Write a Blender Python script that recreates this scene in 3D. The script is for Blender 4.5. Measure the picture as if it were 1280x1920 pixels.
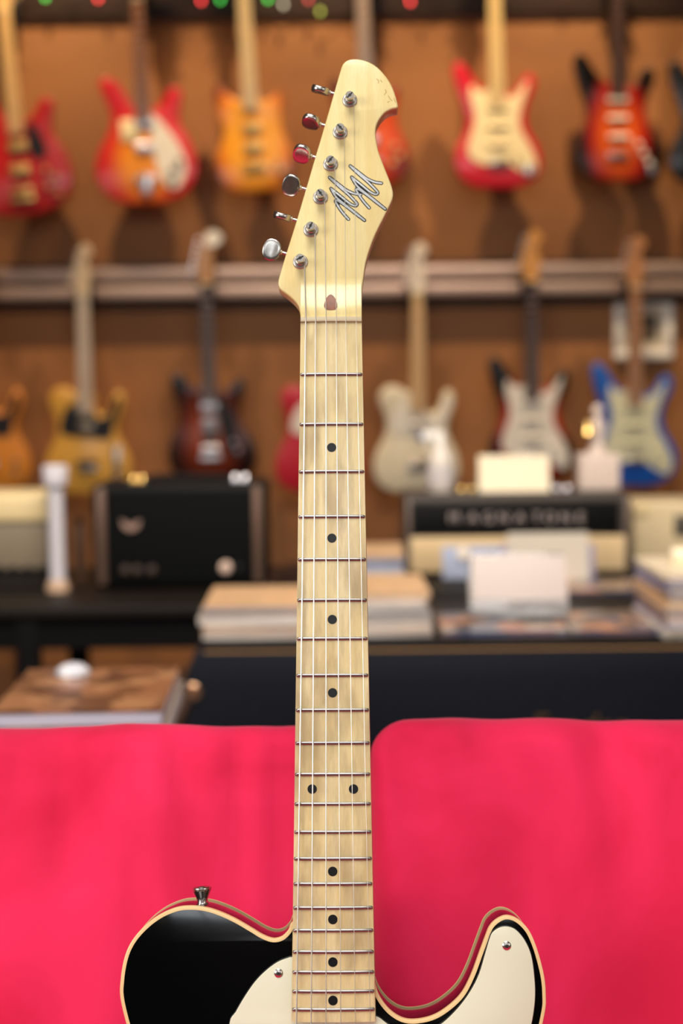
import bpy, bmesh, math, random
from mathutils import Vector, Matrix, noise
from mathutils.geometry import tessellate_polygon
random.seed(7)
scene = bpy.context.scene
for _o in list(bpy.data.objects):
    bpy.data.objects.remove(_o, do_unlink=True)
COL = scene.collection

# ------------------------------------------------------------------ camera
FPX = 2940.0                       # focal length in pixels of the 1280x1920 frame
PITCH, ROLL = math.radians(5.0), math.radians(0.6)
CAM = Vector((0, 0, 1.11))
F = Vector((0, math.cos(PITCH), -math.sin(PITCH)))
R0 = Vector((1, 0, 0)); U0 = R0.cross(F)
R = R0 * math.cos(ROLL) - U0 * math.sin(ROLL)
U = U0 * math.cos(ROLL) + R0 * math.sin(ROLL)
CM = Matrix((R, U, -F)).transposed().to_4x4(); CM.translation = CAM
cd = bpy.data.cameras.new('camera'); cam = bpy.data.objects.new('camera', cd); COL.objects.link(cam)
cam.matrix_world = CM
cd.sensor_fit = 'VERTICAL'; cd.sensor_height = 36.0; cd.lens = FPX / 1920 * 36.0
cd.dof.use_dof = True; cd.dof.focus_distance = 1.045; cd.dof.aperture_fstop = 4.3
cd.clip_start = 0.05; cd.clip_end = 50
scene.camera = cam

# ------------------------------------------------------------------ light and exposure
vs = scene.view_settings
vs.view_transform = 'Standard'; vs.look = 'None'; vs.gamma = 1.0; vs.use_curve_mapping = False
vs.exposure = 0.0
scene.cycles.max_bounces = 6; scene.cycles.diffuse_bounces = 3; scene.cycles.glossy_bounces = 3; scene.cycles.transmission_bounces = 4
w = bpy.data.worlds.new('World'); scene.world = w; w.use_nodes = True
bg = w.node_tree.nodes['Background']; bg.inputs[0].default_value = (1.0, 0.80, 0.62, 1); bg.inputs[1].default_value = 0.045

def area(name, loc, target, sx, sy, power, color, spread=180):
    l = bpy.data.lights.new(name, 'AREA'); l.shape = 'RECTANGLE'; l.size = sx; l.size_y = sy
    l.energy = power; l.color = color; l.spread = math.radians(spread)
    o = bpy.data.objects.new(name, l); COL.objects.link(o); o.location = loc
    o.rotation_euler = (Vector(target) - Vector(loc)).to_track_quat('-Z', 'Y').to_euler()
    return o
def spot(name, loc, target, power, color, angle=110, blend=0.6, rad=0.03):
    l = bpy.data.lights.new(name, 'SPOT'); l.energy = power; l.color = color
    l.spot_size = math.radians(angle); l.spot_blend = blend; l.shadow_soft_size = rad
    o = bpy.data.objects.new(name, l); COL.objects.link(o); o.location = loc
    o.rotation_euler = (Vector(target) - Vector(loc)).to_track_quat('-Z', 'Y').to_euler()
    return o
# overhead panel above the sofa, plus added side and fill lights
area('side_fill', (-2.9, -1.3, 1.9), (-0.1, 1.1, 0.95), 2.0, 1.6, 14, (1.0, 0.97, 0.93), 80)  # unseen side light, added to brighten the strings
area('side_fill', (2.7, -1.8, 2.0), (0.1, 1.1, 0.95), 2.0, 1.6, 4.5, (1.0, 0.97, 0.93), 80)  # weaker unseen side light from the right, added for the strings too
area('ceiling_panel', (-0.25, 0.15, 3.2), (0.0, 1.1, 0.3), 1.3, 1.3, 24, (1.0, 0.96, 0.92), 110)
area('table_fill', (0.1, 1.9, 3.2), (0.0, 3.4, 0.7), 2.4, 0.8, 33, (1.0, 0.88, 0.76), 90)  # unseen light added to brighten the fronts of the table items
area('reflection_fill', (0.0, -2.6, 3.3), (0.0, -3.4, 0.6), 2.4, 1.0, 62, (1.0, 0.95, 0.90), 150)  # unseen light added to brighten the room that the chrome reflects
# warm track spots close to the guitar wall
for sx in (-1.95, -1.02, -0.04, 0.86, 1.80):
    spot('track_spot', (sx, 5.28, 3.35), (sx, 5.90, 1.55), 158, (1.0, 0.73, 0.44), 70, 1.0, 0.02)

# ------------------------------------------------------------------ helpers
def srgb(r, g, b):
    f = lambda c: (c / 255 / 12.92) if c / 255 <= 0.04045 else ((c / 255 + 0.055) / 1.055) ** 2.4
    return (f(r), f(g), f(b), 1.0)
def P(px, py, Y):
    """point in the place seen at a pixel, on the upright plane y = Y"""
    d = F + R * ((px - 640) / FPX) - U * ((py - 960) / FPX)
    return CAM + d * ((Y - CAM.y) / d.y)
def PZ(px, py, Z):
    d = F + R * ((px - 640) / FPX) - U * ((py - 960) / FPX)
    return CAM + d * ((Z - CAM.z) / d.z)

MATS = {}
def mat(name, color, rough=0.5, metal=0.0, coat=0.0, spec=None, var=0.0, scale=8.0, stretch=(1, 1, 1), bump=0.0, sheen=0.0, trans=0.0, emit=None, estr=0.0):
    if name in MATS: return MATS[name]
    m = bpy.data.materials.new(name); m.use_nodes = True
    nt = m.node_tree; b = nt.nodes['Principled BSDF']
    b.inputs['Base Color'].default_value = color
    b.inputs['Roughness'].default_value = rough; b.inputs['Metallic'].default_value = metal
    b.inputs['Coat Weight'].default_value = coat; b.inputs['Coat Roughness'].default_value = 0.05
    if spec is not None: b.inputs['Specular IOR Level'].default_value = spec
    if sheen: b.inputs['Sheen Weight'].default_value = sheen; b.inputs['Sheen Roughness'].default_value = 0.4
    if trans: b.inputs['Transmission Weight'].default_value = trans
    if emit: b.inputs['Emission Color'].default_value = emit; b.inputs['Emission Strength'].default_value = estr
    tc = nt.nodes.new('ShaderNodeTexCoord'); mp = nt.nodes.new('ShaderNodeMapping')
    mp.inputs['Scale'].default_value = stretch
    nt.links.new(tc.outputs['Object'], mp.inputs['Vector'])
    n = nt.nodes.new('ShaderNodeTexNoise'); n.inputs['Scale'].default_value = scale; n.inputs['Detail'].default_value = 4
    nt.links.new(mp.outputs['Vector'], n.inputs['Vector'])
    if var:
        mx = nt.nodes.new('ShaderNodeMix'); mx.data_type = 'RGBA'
        mr = nt.nodes.new('ShaderNodeMapRange'); mr.inputs['From Min'].default_value = 0.3; mr.inputs['From Max'].default_value = 0.7
        nt.links.new(n.outputs['Fac'], mr.inputs['Value']); nt.links.new(mr.outputs['Result'], mx.inputs['Factor'])
        mx.inputs['A'].default_value = [c * (1 - var) for c in color[:3]] + [1]
        mx.inputs['B'].default_value = [min(1, c * (1 + var)) for c in color[:3]] + [1]
        nt.links.new(mx.outputs['Result'], b.inputs['Base Color'])
    if bump:
        bp = nt.nodes.new('ShaderNodeBump'); bp.inputs['Strength'].default_value = bump; bp.inputs['Distance'].default_value = 0.002
        nt.links.new(n.outputs['Fac'], bp.inputs['Height']); nt.links.new(bp.outputs['Normal'], b.inputs['Normal'])
    MATS[name] = m
    return m

def burst(name, inner, mid, edge, cz, sx, sz, m0=0.45, m1=0.78, rough=0.25):
    """sunburst lacquer: colour by distance from the middle of the body"""
    if name in MATS: return MATS[name]
    m = bpy.data.materials.new(name); m.use_nodes = True
    nt = m.node_tree; b = nt.nodes['Principled BSDF']
    b.inputs['Roughness'].default_value = rough; b.inputs['Coat Weight'].default_value = 0.3; b.inputs['Coat Roughness'].default_value = 0.05
    tc = nt.nodes.new('ShaderNodeTexCoord'); mp = nt.nodes.new('ShaderNodeMapping')
    mp.inputs['Scale'].default_value = (1 / sx, 0, 1 / sz); mp.inputs['Location'].default_value = (0, 0, -cz / sz)
    nt.links.new(tc.outputs['Object'], mp.inputs['Vector'])
    ln = nt.nodes.new('ShaderNodeVectorMath'); ln.operation = 'LENGTH'
    nt.links.new(mp.outputs['Vector'], ln.inputs[0])
    rp = nt.nodes.new('ShaderNodeValToRGB'); e = rp.color_ramp.elements
    e[0].position = m0; e[0].color = inner; e[1].position = 1.0; e[1].color = edge
    k = e.new(m1); k.color = mid
    nt.links.new(ln.outputs['Value'], rp.inputs['Fac']); nt.links.new(rp.outputs['Color'], b.inputs['Base Color'])
    MATS[name] = m
    return m

def tag(o, label=None, cat=None, group=None, kind=None):
    if label: o['label'] = label
    if cat: o['category'] = cat
    if group: o['group'] = group
    if kind: o['kind'] = kind
    return o
def empty(name, loc=(0, 0, 0), rot=(0, 0, 0)):
    o = bpy.data.objects.new(name, None); COL.objects.link(o); o.location = loc; o.rotation_euler = rot
    o.empty_display_size = 0.02
    return o
FLAT_TRIS = [False]               # set while building slabs: their end caps stay flat
def link(name, me, m, parent=None, smooth=True, loc=None, rot=None):
    o = bpy.data.objects.new(name, me); COL.objects.link(o)
    if m: 
        me.materials.clear(); me.materials.append(m)
    if parent: o.parent = parent
    if loc is not None: o.location = loc
    if rot is not None: o.rotation_euler = rot
    if smooth:
        me.polygons.foreach_set('use_smooth', [len(p.vertices) != 3 or not FLAT_TRIS[0] for p in me.polygons])
        try: me.set_sharp_from_angle(angle=math.radians(38))
        except Exception: pass
    return o
def from_bm(name, bm, m, parent=None, smooth=True, loc=None, rot=None):
    bmesh.ops.recalc_face_normals(bm, faces=bm.faces)
    me = bpy.data.meshes.new(name); bm.to_mesh(me); bm.free()
    return link(name, me, m, parent, smooth, loc, rot)
def box_bm(bm, c, s, bev=0.0, seg=2, rot=None):
    v = bmesh.ops.create_cube(bm, size=1.0)['verts']
    M = Matrix.Translation(Vector(c)) @ (rot.to_4x4() if rot else Matrix()) @ Matrix.Diagonal((*s, 1))
    bmesh.ops.transform(bm, matrix=M, verts=v)
    if bev:
        es = {e for x in v for e in x.link_edges}
        bmesh.ops.bevel(bm, geom=list(es), offset=bev, segments=seg, affect='EDGES', profile=0.5)
def box(name, c, s, m, parent=None, bev=0.0, seg=2, rot=None):
    bm = bmesh.new(); box_bm(bm, c, s, bev, seg, rot)
    return from_bm(name, bm, m, parent)
def boxw(name, c, s, m, bev=0.0, rz=0.0, seg=2):
    """top-level box with its origin at its centre"""
    bm = bmesh.new(); box_bm(bm, (0, 0, 0), s, bev, seg)
    return from_bm(name, bm, m, None, True, c, (0, 0, rz))
def lathe_bm(bm, prof, M=None, n=24):
    """prof: list of (r, h) around the local Z axis"""
    M = M or Matrix()
    rings = []
    for r, h in prof:
        if r < 1e-7: rings.append([bm.verts.new(M @ Vector((0, 0, h)))])
        else: rings.append([bm.verts.new(M @ Vector((r * math.cos(2 * math.pi * k / n), r * math.sin(2 * math.pi * k / n), h))) for k in range(n)])
    for a, b in zip(rings, rings[1:]):
        for k in range(n):
            k2 = (k + 1) % n
            q = [a[k % len(a)], a[k2 % len(a)], b[k2 % len(b)], b[k % len(b)]]
            q = list(dict.fromkeys(q))
            if len(q) >= 3:
                try: bm.faces.new(q)
                except ValueError: pass
    for ring in (rings[0], rings[-1]):
        if len(ring) > 2:
            try: bm.faces.new(ring)
            except ValueError: pass
def lathe(name, prof, m, parent=None, M=None, n=24):
    bm = bmesh.new(); lathe_bm(bm, prof, M, n)
    return from_bm(name, bm, m, parent)
def tube_bm(bm, pts, r, n=8):
    pts = [Vector(p) for p in pts]; rings = []
    for i, p in enumerate(pts):
        t = (pts[min(i + 1, len(pts) - 1)] - pts[max(i - 1, 0)]).normalized()
        a = Vector((0, 1, 0)) if abs(t.y) < 0.9 else Vector((1, 0, 0))
        x = t.cross(a).normalized(); y = t.cross(x)
        rr = r[i] if isinstance(r, (list, tuple)) else r
        rings.append([bm.verts.new(p + (x * math.cos(2 * math.pi * k / n) + y * math.sin(2 * math.pi * k / n)) * rr) for k in range(n)])
    for a, b in zip(rings, rings[1:]):
        for k in range(n): bm.faces.new((a[k], a[(k + 1) % n], b[(k + 1) % n], b[k]))
    bm.faces.new(rings[0]); bm.faces.new(rings[-1])
def tube(name, pts, r, m, parent=None, n=8):
    bm = bmesh.new(); tube_bm(bm, pts, r, n)
    return from_bm(name, bm, m, parent)
def spline(pts, n=6, closed=True):
    """Catmull-Rom through 2-D points"""
    out = []; N = len(pts)
    for i in range(N if closed else N - 1):
        p = [pts[(i + k) % N] if closed else pts[min(max(i + k, 0), N - 1)] for k in (-1, 0, 1, 2)]
        for j in range(n):
            t = j / n
            out.append(tuple(0.5 * (2 * p[1][a] + (p[2][a] - p[0][a]) * t + (2 * p[0][a] - 5 * p[1][a] + 4 * p[2][a] - p[3][a]) * t * t + (3 * p[1][a] - p[0][a] - 3 * p[2][a] + p[3][a]) * t ** 3) for a in (0, 1)))
    if not closed: out.append(tuple(pts[-1]))
    return out
def area2(o): return sum(o[i - 1][0] * o[i][1] - o[i][0] * o[i - 1][1] for i in range(len(o))) / 2
def offset(o, d):
    """moves a closed outline inwards by d"""
    s = 1 if area2(o) > 0 else -1; N = len(o); out = []
    for i in range(N):
        a, b = o[i - 1], o[(i + 1) % N]; tx, ty = b[0] - a[0], b[1] - a[1]; l = math.hypot(tx, ty) or 1
        out.append((o[i][0] - s * ty / l * d, o[i][1] + s * tx / l * d))
    return out
def slab_bm(bm, o, f0, f1, T, bev=0.0, seg=3):
    """extrudes a closed outline from depth f0 (front) to f1; T(x, z, depth) places a point; edges rounded by bev"""
    prof = []
    if bev:
        for k in range(seg + 1):
            a = math.pi / 2 * k / seg; prof.append((bev * (1 - math.sin(a)), f0 + (f1 - f0) / abs(f1 - f0) * bev * (1 - math.cos(a))))
        for k in range(seg + 1):
            a = math.pi / 2 * (1 - k / seg); prof.append((bev * (1 - math.sin(a)), f1 - (f1 - f0) / abs(f1 - f0) * bev * (1 - math.cos(a))))
    else: prof = [(0, f0), (0, f1)]
    rings = [[bm.verts.new(T(x, z, dep)) for x, z in (offset(o, ins) if ins > 1e-9 else o)] for ins, dep in prof]
    N = len(o)
    for a, b in zip(rings, rings[1:]):
        for k in range(N): bm.faces.new((a[k], a[(k + 1) % N], b[(k + 1) % N], b[k]))
    for r, q in ((rings[0], prof[0]), (rings[-1], prof[-1])):
        oo = offset(o, q[0]) if q[0] > 1e-9 else o
        for t in tessellate_polygon([[Vector((x, z, 0)) for x, z in oo]]):
            try: bm.faces.new([r[i] for i in t]).smooth = False
            except ValueError: pass
def slab(name, o, f0, f1, T, m, parent=None, bev=0.0, seg=3):
    bm = bmesh.new(); slab_bm(bm, o, f0, f1, T, bev, seg)
    FLAT_TRIS[0] = True; r = from_bm(name, bm, m, parent); FLAT_TRIS[0] = False
    return r
def ring_slab(name, outer, inner, f0, f1, T, m, parent):
    bm = bmesh.new(); N = len(outer)
    L = [[bm.verts.new(T(x, z, d)) for x, z in o] for o, d in ((outer, f0), (inner, f0), (inner, f1), (outer, f1))]
    for i in range(4):
        a, b = L[i], L[(i + 1) % 4]
        for k in range(N): bm.faces.new((a[k], a[(k + 1) % N], b[(k + 1) % N], b[k]))
    return from_bm(name, bm, m, parent)
def ribbon_bm(bm, pts, width, T, dep, caps=8):
    h = width / 2
    for a, b in zip(pts, pts[1:]):
        tx, ty = b[0] - a[0], b[1] - a[1]; l = math.hypot(tx, ty)
        if l < 1e-6: continue
        nx, ny = -ty / l * h, tx / l * h
        bm.faces.new([bm.verts.new(T(x, y, dep)) for x, y in ((a[0] + nx, a[1] + ny), (a[0] - nx, a[1] - ny), (b[0] - nx, b[1] - ny), (b[0] + nx, b[1] + ny))])
    for p in pts:
        bm.faces.new([bm.verts.new(T(p[0] + h * math.cos(2 * math.pi * k / caps), p[1] + h * math.sin(2 * math.pi * k / caps), dep)) for k in range(caps)])
def text_meshes(body, size, extr, shear=0.0, spacing=1.0):
    """one mesh per letter (with its x offset), from the built-in font"""
    c = bpy.data.curves.new('letters', 'FONT'); c.body = body; c.size = size; c.extrude = extr; c.shear = shear; c.space_character = spacing
    c.resolution_u = 3
    o = bpy.data.objects.new('letters', c); COL.objects.link(o)
    dg = bpy.context.evaluated_depsgraph_get()
    me = bpy.data.meshes.new_from_object(o.evaluated_get(dg)); bpy.data.objects.remove(o, do_unlink=True)
    return me

# ------------------------------------------------------------------ shared materials
chrome = mat('worn_nickel', srgb(206, 200, 192), 0.26, 1.0, var=0.12, scale=300)
steel = mat('string_steel', srgb(225, 220, 212), 0.3, 1.0)
fretmat = mat('fret_nickel', srgb(158, 150, 146), 0.33, 1.0)
black_plastic = mat('black_plastic', srgb(14, 14, 16), 0.35)
cream_plastic = mat('cream_plastic', srgb(226, 226, 198), 0.35, var=0.03)
white_plastic = mat('white_plastic', srgb(250, 246, 238), 0.35)
maple_far = mat('maple_neck', srgb(222, 180, 118), 0.35, coat=0.4, var=0.12, scale=20, stretch=(6, 6, 1))
rose_far = mat('rosewood_neck', srgb(62, 38, 28), 0.45, var=0.2, scale=20, stretch=(6, 6, 1))

# ------------------------------------------------------------------ the room
WALL_Y = 5.98
wallm = mat('brown_wall_panel', srgb(150, 98, 52), 0.6, var=0.16, scale=1.6, stretch=(1, 1, 2.2), bump=0.08)
def struct(name, c, s, m, bev=0.0):
    o = boxw(name, c, s, m, bev); o['kind'] = 'structure'; return o
struct('floor', (0, 1.0, -0.03), (9.0, 11.0, 0.06), mat('dark_floor_boards', srgb(70, 46, 30), 0.5, var=0.25, scale=3, stretch=(8, 0.6, 1)))
struct('wall_back', (0, WALL_Y + 0.05, 1.85), (9.0, 0.10, 3.70), wallm)
zt = P(640, 30, WALL_Y - 0.04).z
darkwood = mat('dark_stained_wood', srgb(52, 33, 22), 0.5, var=0.2, scale=10, stretch=(1, 6, 6))
struct('trim_1', (0, WALL_Y - 0.01, zt + 0.14), (8.9, 0.02, 0.28), darkwood, 0.004)
zs = P(640, 566, WALL_Y - 0.02).z
struct('rail_shadow_strip', (0, WALL_Y - 0.015, zs), (8.9, 0.03, 0.035), darkwood, 0.003)  # dark strip standing in for the shadow below the rail

plaster = mat('pale_plaster', srgb(196, 184, 168), 0.8, var=0.05, scale=3)
struct('ceiling', (0, 0.75, 3.50), (9.0, 10.6, 0.06), mat('white_ceiling', srgb(222, 214, 202), 0.85))
struct('wall_front', (0, -4.5, 1.75), (9.0, 0.10, 3.5), plaster)
struct('dark_reflection_panel', (0, -4.42, 1.15), (8.9, 0.06, 2.3), darkwood)  # unseen dark panel, added to keep the black body's reflections dark
# three emissive panes behind the camera, added for glints and front fill
bm = bmesh.new()
for c, s_ in (((0, 0, 0.45), (2.7, 0.08, 0.08)), ((0, 0, -0.45), (2.7, 0.08, 0.08)), ((-1.31, 0, 0), (0.08, 0.08, 0.9)), ((1.31, 0, 0), (0.08, 0.08, 0.9)), ((-0.43, 0, 0), (0.05, 0.08, 0.9)), ((0.43, 0, 0), (0.05, 0.08, 0.9))): box_bm(bm, c, s_, 0.004)
glint_frame = from_bm('glint_panel', bm, darkwood, None, True, (0, -4.42, 2.86)); glint_frame['kind'] = 'structure'
for px_ in (-0.87, 0.0, 0.87): box('pane', (px_, -0.01, 0), (0.83, 0.012, 0.83), mat('added_glow', (0.8, 0.85, 0.9, 1), 0.2, emit=(0.86, 0.93, 1.0, 1), estr=4.0), glint_frame)
struct('wall_left', (-4.5, 0.75, 1.75), (0.10, 10.6, 3.5), plaster)
struct('wall_right', (4.5, 0.75, 1.75), (0.10, 10.6, 3.5), plaster)

# hanging rail of two brushed strips on the wall
railm = mat('brushed_rail_metal', srgb(206, 176, 158), 0.36, 0.85, var=0.15, scale=4, stretch=(1, 30, 30))
z1 = P(640, 512, WALL_Y - 0.05).z; z2 = P(640, 545, WALL_Y - 0.05).z
rail = empty('hanging_rail', (0, WALL_Y, z2)); tag(rail, 'long twin-strip metal hanging rail across the brown wall', 'rail')
for z in (z1, z2):
    box('strip', (0, -0.045, z - z2), (8.6, 0.03, 0.052), railm, rail, 0.006)
box('backing', (0, -0.015, (z1 - z2) / 2), (8.6, 0.03, 0.15), darkwood, rail, 0.003)

# ------------------------------------------------------------------ the guitar in front
TH = math.radians(6.756)           # lean of the guitar against the picture plane
ev = Vector((-0.004, math.cos(TH), -math.sin(TH))).normalized()
eu = Vector((1, 0.004, 0)); eu = (eu - ev * eu.dot(ev)).normalized()
ew = eu.cross(ev)
NUT = Vector((-7.1, 129.63, -1068.86))            # nut, camera space, millimetres
V0, W0 = -738.0, -54.0                             # base of the guitar: bottom edge of its back
def T(u, v, w_): return Vector((u, -(w_ - W0), v - V0)) / 1000.0     # guitar space (mm) -> local metres
def G(px, py, w_=0.0):
    d = Vector(((px - 640) / FPX, -(py - 960) / FPX, -1.0))
    o = NUT + ew * w_
    t = o.dot(ew) / d.dot(ew); q = d * t - NUT
    return (q.dot(eu), q.dot(ev))
def Gs(pts, w_): return [G(x, y, w_) for x, y in pts]
rotL = Matrix((eu, -ew, ev)).transposed()
base = NUT + ev * V0 + ew * W0
GM = CM @ (Matrix.Translation(base / 1000.0) @ rotL.to_4x4())
guitar = empty('electric_guitar'); guitar.matrix_world = GM
tag(guitar, 'black single-cutaway electric guitar with cream binding and maple neck, in front on the sofa', 'guitar')

def wood(name, c0, c1, c2, rough=0.32, coat=0.5, dirt=0.0):
    """maple: long fine grain, pores, and shaped patches of playing wear"""
    m = bpy.data.materials.new(name); m.use_nodes = True; nt = m.node_tree; N = nt.nodes; b = N['Principled BSDF']
    b.inputs['Roughness'].default_value = rough; b.inputs['Coat Weight'].default_value = coat; b.inputs['Coat Roughness'].default_value = 0.15
    tc = N.new('ShaderNodeTexCoord')
    def noi(sc, stretch, det):
        mp = N.new('ShaderNodeMapping'); mp.inputs['Scale'].default_value = stretch
        n = N.new('ShaderNodeTexNoise'); n.inputs['Scale'].default_value = sc; n.inputs['Detail'].default_value = det
        nt.links.new(tc.outputs['Object'], mp.inputs['Vector']); nt.links.new(mp.outputs['Vector'], n.inputs['Vector'])
        return n
    def ramp(n, lo, hi):
        r = N.new('ShaderNodeMapRange'); r.inputs['From Min'].default_value = lo; r.inputs['From Max'].default_value = hi
        nt.links.new(n.outputs['Fac'], r.inputs['Value']); return r
    def mix(f, a, bcol, fac=1.0):
        x = N.new('ShaderNodeMix'); x.data_type = 'RGBA'
        if fac != 1.0:
            q = N.new('ShaderNodeMath'); q.operation = 'MULTIPLY'; q.inputs[1].default_value = fac
            nt.links.new(f.outputs[0], q.inputs[0]); f = q
        nt.links.new(f.outputs[0], x.inputs['Factor'])
        for i, c in (('A', a), ('B', bcol)):
            if hasattr(c, 'outputs'): nt.links.new(c.outputs['Result'], x.inputs[i])
            else: x.inputs[i].default_value = c
        return x
    g = mix(ramp(noi(9, (14, 14, 1.0), 5), 0.33, 0.67), c0, c1)
    g = mix(ramp(noi(300, (4, 4, 0.5), 2), 0.35, 0.75), g, c2, 0.22)
    if dirt:
        g = mix(ramp(noi(26, (2.2, 1, 0.8), 4), 0.46, 0.68), g, srgb(150, 122, 88), dirt)
        g = mix(ramp(noi(60, (3.0, 1, 0.5), 3), 0.5, 0.75), g, srgb(120, 100, 74), dirt * 0.6)
    nt.links.new(g.outputs['Result'], b.inputs['Base Color'])
    MATS[name] = m; return m
maple_head = wood('headstock_maple', srgb(238, 222, 162), srgb(231, 208, 140), srgb(212, 180, 108), 0.35, 0.3)
maple_board = wood('fretboard_maple', srgb(238, 222, 172), srgb(228, 206, 146), srgb(204, 174, 116), 0.38, 0.25, dirt=0.5)

# --- neck: board surface with its radius, rounded back, scoop down to the headstock face
HW = -7.0                                           # headstock face
def half(v):                                        # half width of the neck at v
    return 21.1 + (27.45 - 21.1) * min(max(-v, 0), 470) / 455.4
def sm(t): t = min(max(t, 0), 1); return t * t * (3 - 2 * t)
def topw(v):
    if v <= 3.6: return 0.0
    return -0.9 + (HW + 0.02 + 0.9) * sm((v - 5.2) / 27.0)
RAD = 241.0
def sag(u): return u * u / (2 * RAD)
def neck_section(v):
    h = half(v); tw = topw(v); k = 1.0 if v <= 3.6 else max(0.0, 1 - (v - 3.6) / 14)
    deep = 21.5 + 2.0 * min(max(-v, 0), 460) / 460
    pts = [(h * (-1 + 2 * i / 12) * 0.985, tw - sag(h * (-1 + 2 * i / 12)) * k) for i in range(13)]
    e = pts[-1][1]
    back = []
    for i in range(13):
        a = math.pi * i / 12
        s = math.sin(a) ** 0.75 if 0 < i < 12 else 0.0
        back.append((h * (1.0 if abs(math.cos(a)) > .99 else math.copysign(abs(math.cos(a)) ** 0.7, math.cos(a))), e - 1.2 - (deep + e - 1.2) * s))
    return pts + back
bm = bmesh.new(); rings = []
vv = [-463 + 463 * i / 30 for i in range(31)] + [2, 3.6, 4.0, 5.2, 7, 9, 11, 13, 15, 17, 19, 21, 23, 25, 27, 29, 31, 32.2]
for v in vv: rings.append([bm.verts.new(T(u, v, w_)) for u, w_ in neck_section(v)])
for a, b in zip(rings, rings[1:]):
    n = len(a)
    for k in range(n): bm.faces.new((a[k], a[(k + 1) % n], b[(k + 1) % n], b[k]))
bm.faces.new(rings[0]); bm.faces.new(rings[-1])
neck = from_bm('neck', bm, maple_board, guitar); neck.data.materials.append(maple_head)
for p_ in neck.data.polygons:
    if p_.center.z > T(0, 3.6, 0).z: p_.material_index = 1
neck.data.update(); neck['label'] = 'pale worn maple neck and fretboard'

HEAD = [(574, 596), (563.5, 590), (562, 584), (559, 574), (550, 563), (537, 552), (526, 543.5), (521.8, 535), (521.8, 526), (524, 517),
        (535, 480), (557.5, 408), (587.5, 306), (610, 230), (630, 160), (639, 129), (644, 118), (652.5, 112), (665, 110),
        (680, 112), (695, 117.5), (710, 128), (725, 145), (735, 162), (742, 181), (745.8, 197), (744.5, 202.5), (735, 204.5), (722.5, 211),
        (712.5, 222), (706, 235), (704, 250), (706, 267), (710, 285), (720, 312), (730, 337), (735, 352), (737, 363),
        (735.5, 374), (730, 387), (720, 407.5), (705, 437.5), (695, 462.5), (686, 492.5), (680.5, 530), (678.5, 560), (678, 578), (677, 590), (667, 596)]
ho = spline(Gs(HEAD, HW), 4, True)
head = slab('headstock', ho, HW, HW - 14.5, T, maple_head, guitar, 1.3, 3)

# small dings in the lacquer near the tip
dent = mat('lacquer_chip', srgb(196, 160, 96), 0.6)
for k, pts in enumerate((((706, 148), (710, 152), (709, 156)), ((713, 150), (716, 154)), ((722, 168), (724, 173), (720, 178)), ((728, 180), (732, 187), (735, 189)), ((726, 192), (730, 190)), ((738, 184), (741, 192)))):
    bm = bmesh.new(); ribbon_bm(bm, Gs(pts, HW), 0.55, T, HW + 0.03, 6); from_bm('ding', bm, dent, head, False)

# nut
bm = bmesh.new()
nutm = mat('aged_bone', srgb(178, 160, 124), 0.45)
h = half(0) * 0.985
for i in range(12):
    pass
ro = []
for i in range(13):
    u = h * (-1 + 2 * i / 12); ro.append([bm.verts.new(T(u, v, w_ - sag(u))) for v, w_ in ((-0.2, -2.0), (-0.2, 0.9), (0.3, 1.3), (3.0, 1.0), (3.6, 0.5), (3.6, -2.0))])
for a, b in zip(ro, ro[1:]):
    for k in range(6): bm.faces.new((a[k], a[(k + 1) % 6], b[(k + 1) % 6], b[k]))
bm.faces.new(ro[0]); bm.faces.new(ro[-1])
from_bm('nut', bm, nutm, guitar)

# frets and position dots
def fv(n): return -647.7 * (1 - 2 ** (-n / 12))
for n in range(1, 22):
    v = fv(n); h = half(v) * 0.985 - 0.2
    bm = bmesh.new(); ro = []
    us = [-h, -h + 0.15, -h + 0.6, -h + 1.3] + [(-h + 1.3) + (2 * h - 2.6) * i / 10 for i in range(1, 10)] + [h - 1.3, h - 0.6, h - 0.15, h]
    sc = [0.25, 0.6, 0.9, 1.0] + [1.0] * 9 + [1.0, 0.9, 0.6, 0.25]
    for u, s in zip(us, sc):
        ro.append([bm.verts.new(T(u, v + 1.25 * math.cos(a) * s, -0.1 - sag(u) + 1.15 * math.sin(a) * s)) for a in [math.pi * k / 8 for k in range(9)]])
    for a, b in zip(ro, ro[1:]):
        for k in range(8): bm.faces.new((a[k], a[k + 1], b[k + 1], b[k]))
    bm.faces.new(ro[0]); bm.faces.new(ro[-1])
    from_bm('fret', bm, fretmat, guitar)
dotm = mat('black_dot_inlay', srgb(12, 12, 13), 0.35)
for px, py in ((621.5, 839), (622, 1009), (622.7, 1161.5), (623.3, 1299), (585, 1479.5), (662.5, 1479.5), (623.5, 1634), (623.7, 1724), (623.8, 1804), (624, 1876)):
    u, v = G(px, py, 0.1)
    bm = bmesh.new(); c = bm.verts.new(T(u, v, 0.12 - sag(u))); r1 = [bm.verts.new(T(u + 3.1 * math.cos(a), v + 3.1 * math.sin(a), 0.12 - sag(u + 3.1 * math.cos(a)))) for a in [2 * math.pi * k / 28 for k in range(28)]]
    r2 = [bm.verts.new(x.co + Vector((0, 0.0015, 0))) for x in r1]
    for k in range(28): bm.faces.new((c, r1[k], r1[(k + 1) % 28])); bm.faces.new((r1[k], r1[(k + 1) % 28], r2[(k + 1) % 28], r2[k]))
    from_bm('dot_inlay', bm, dotm, guitar, False)

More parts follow.
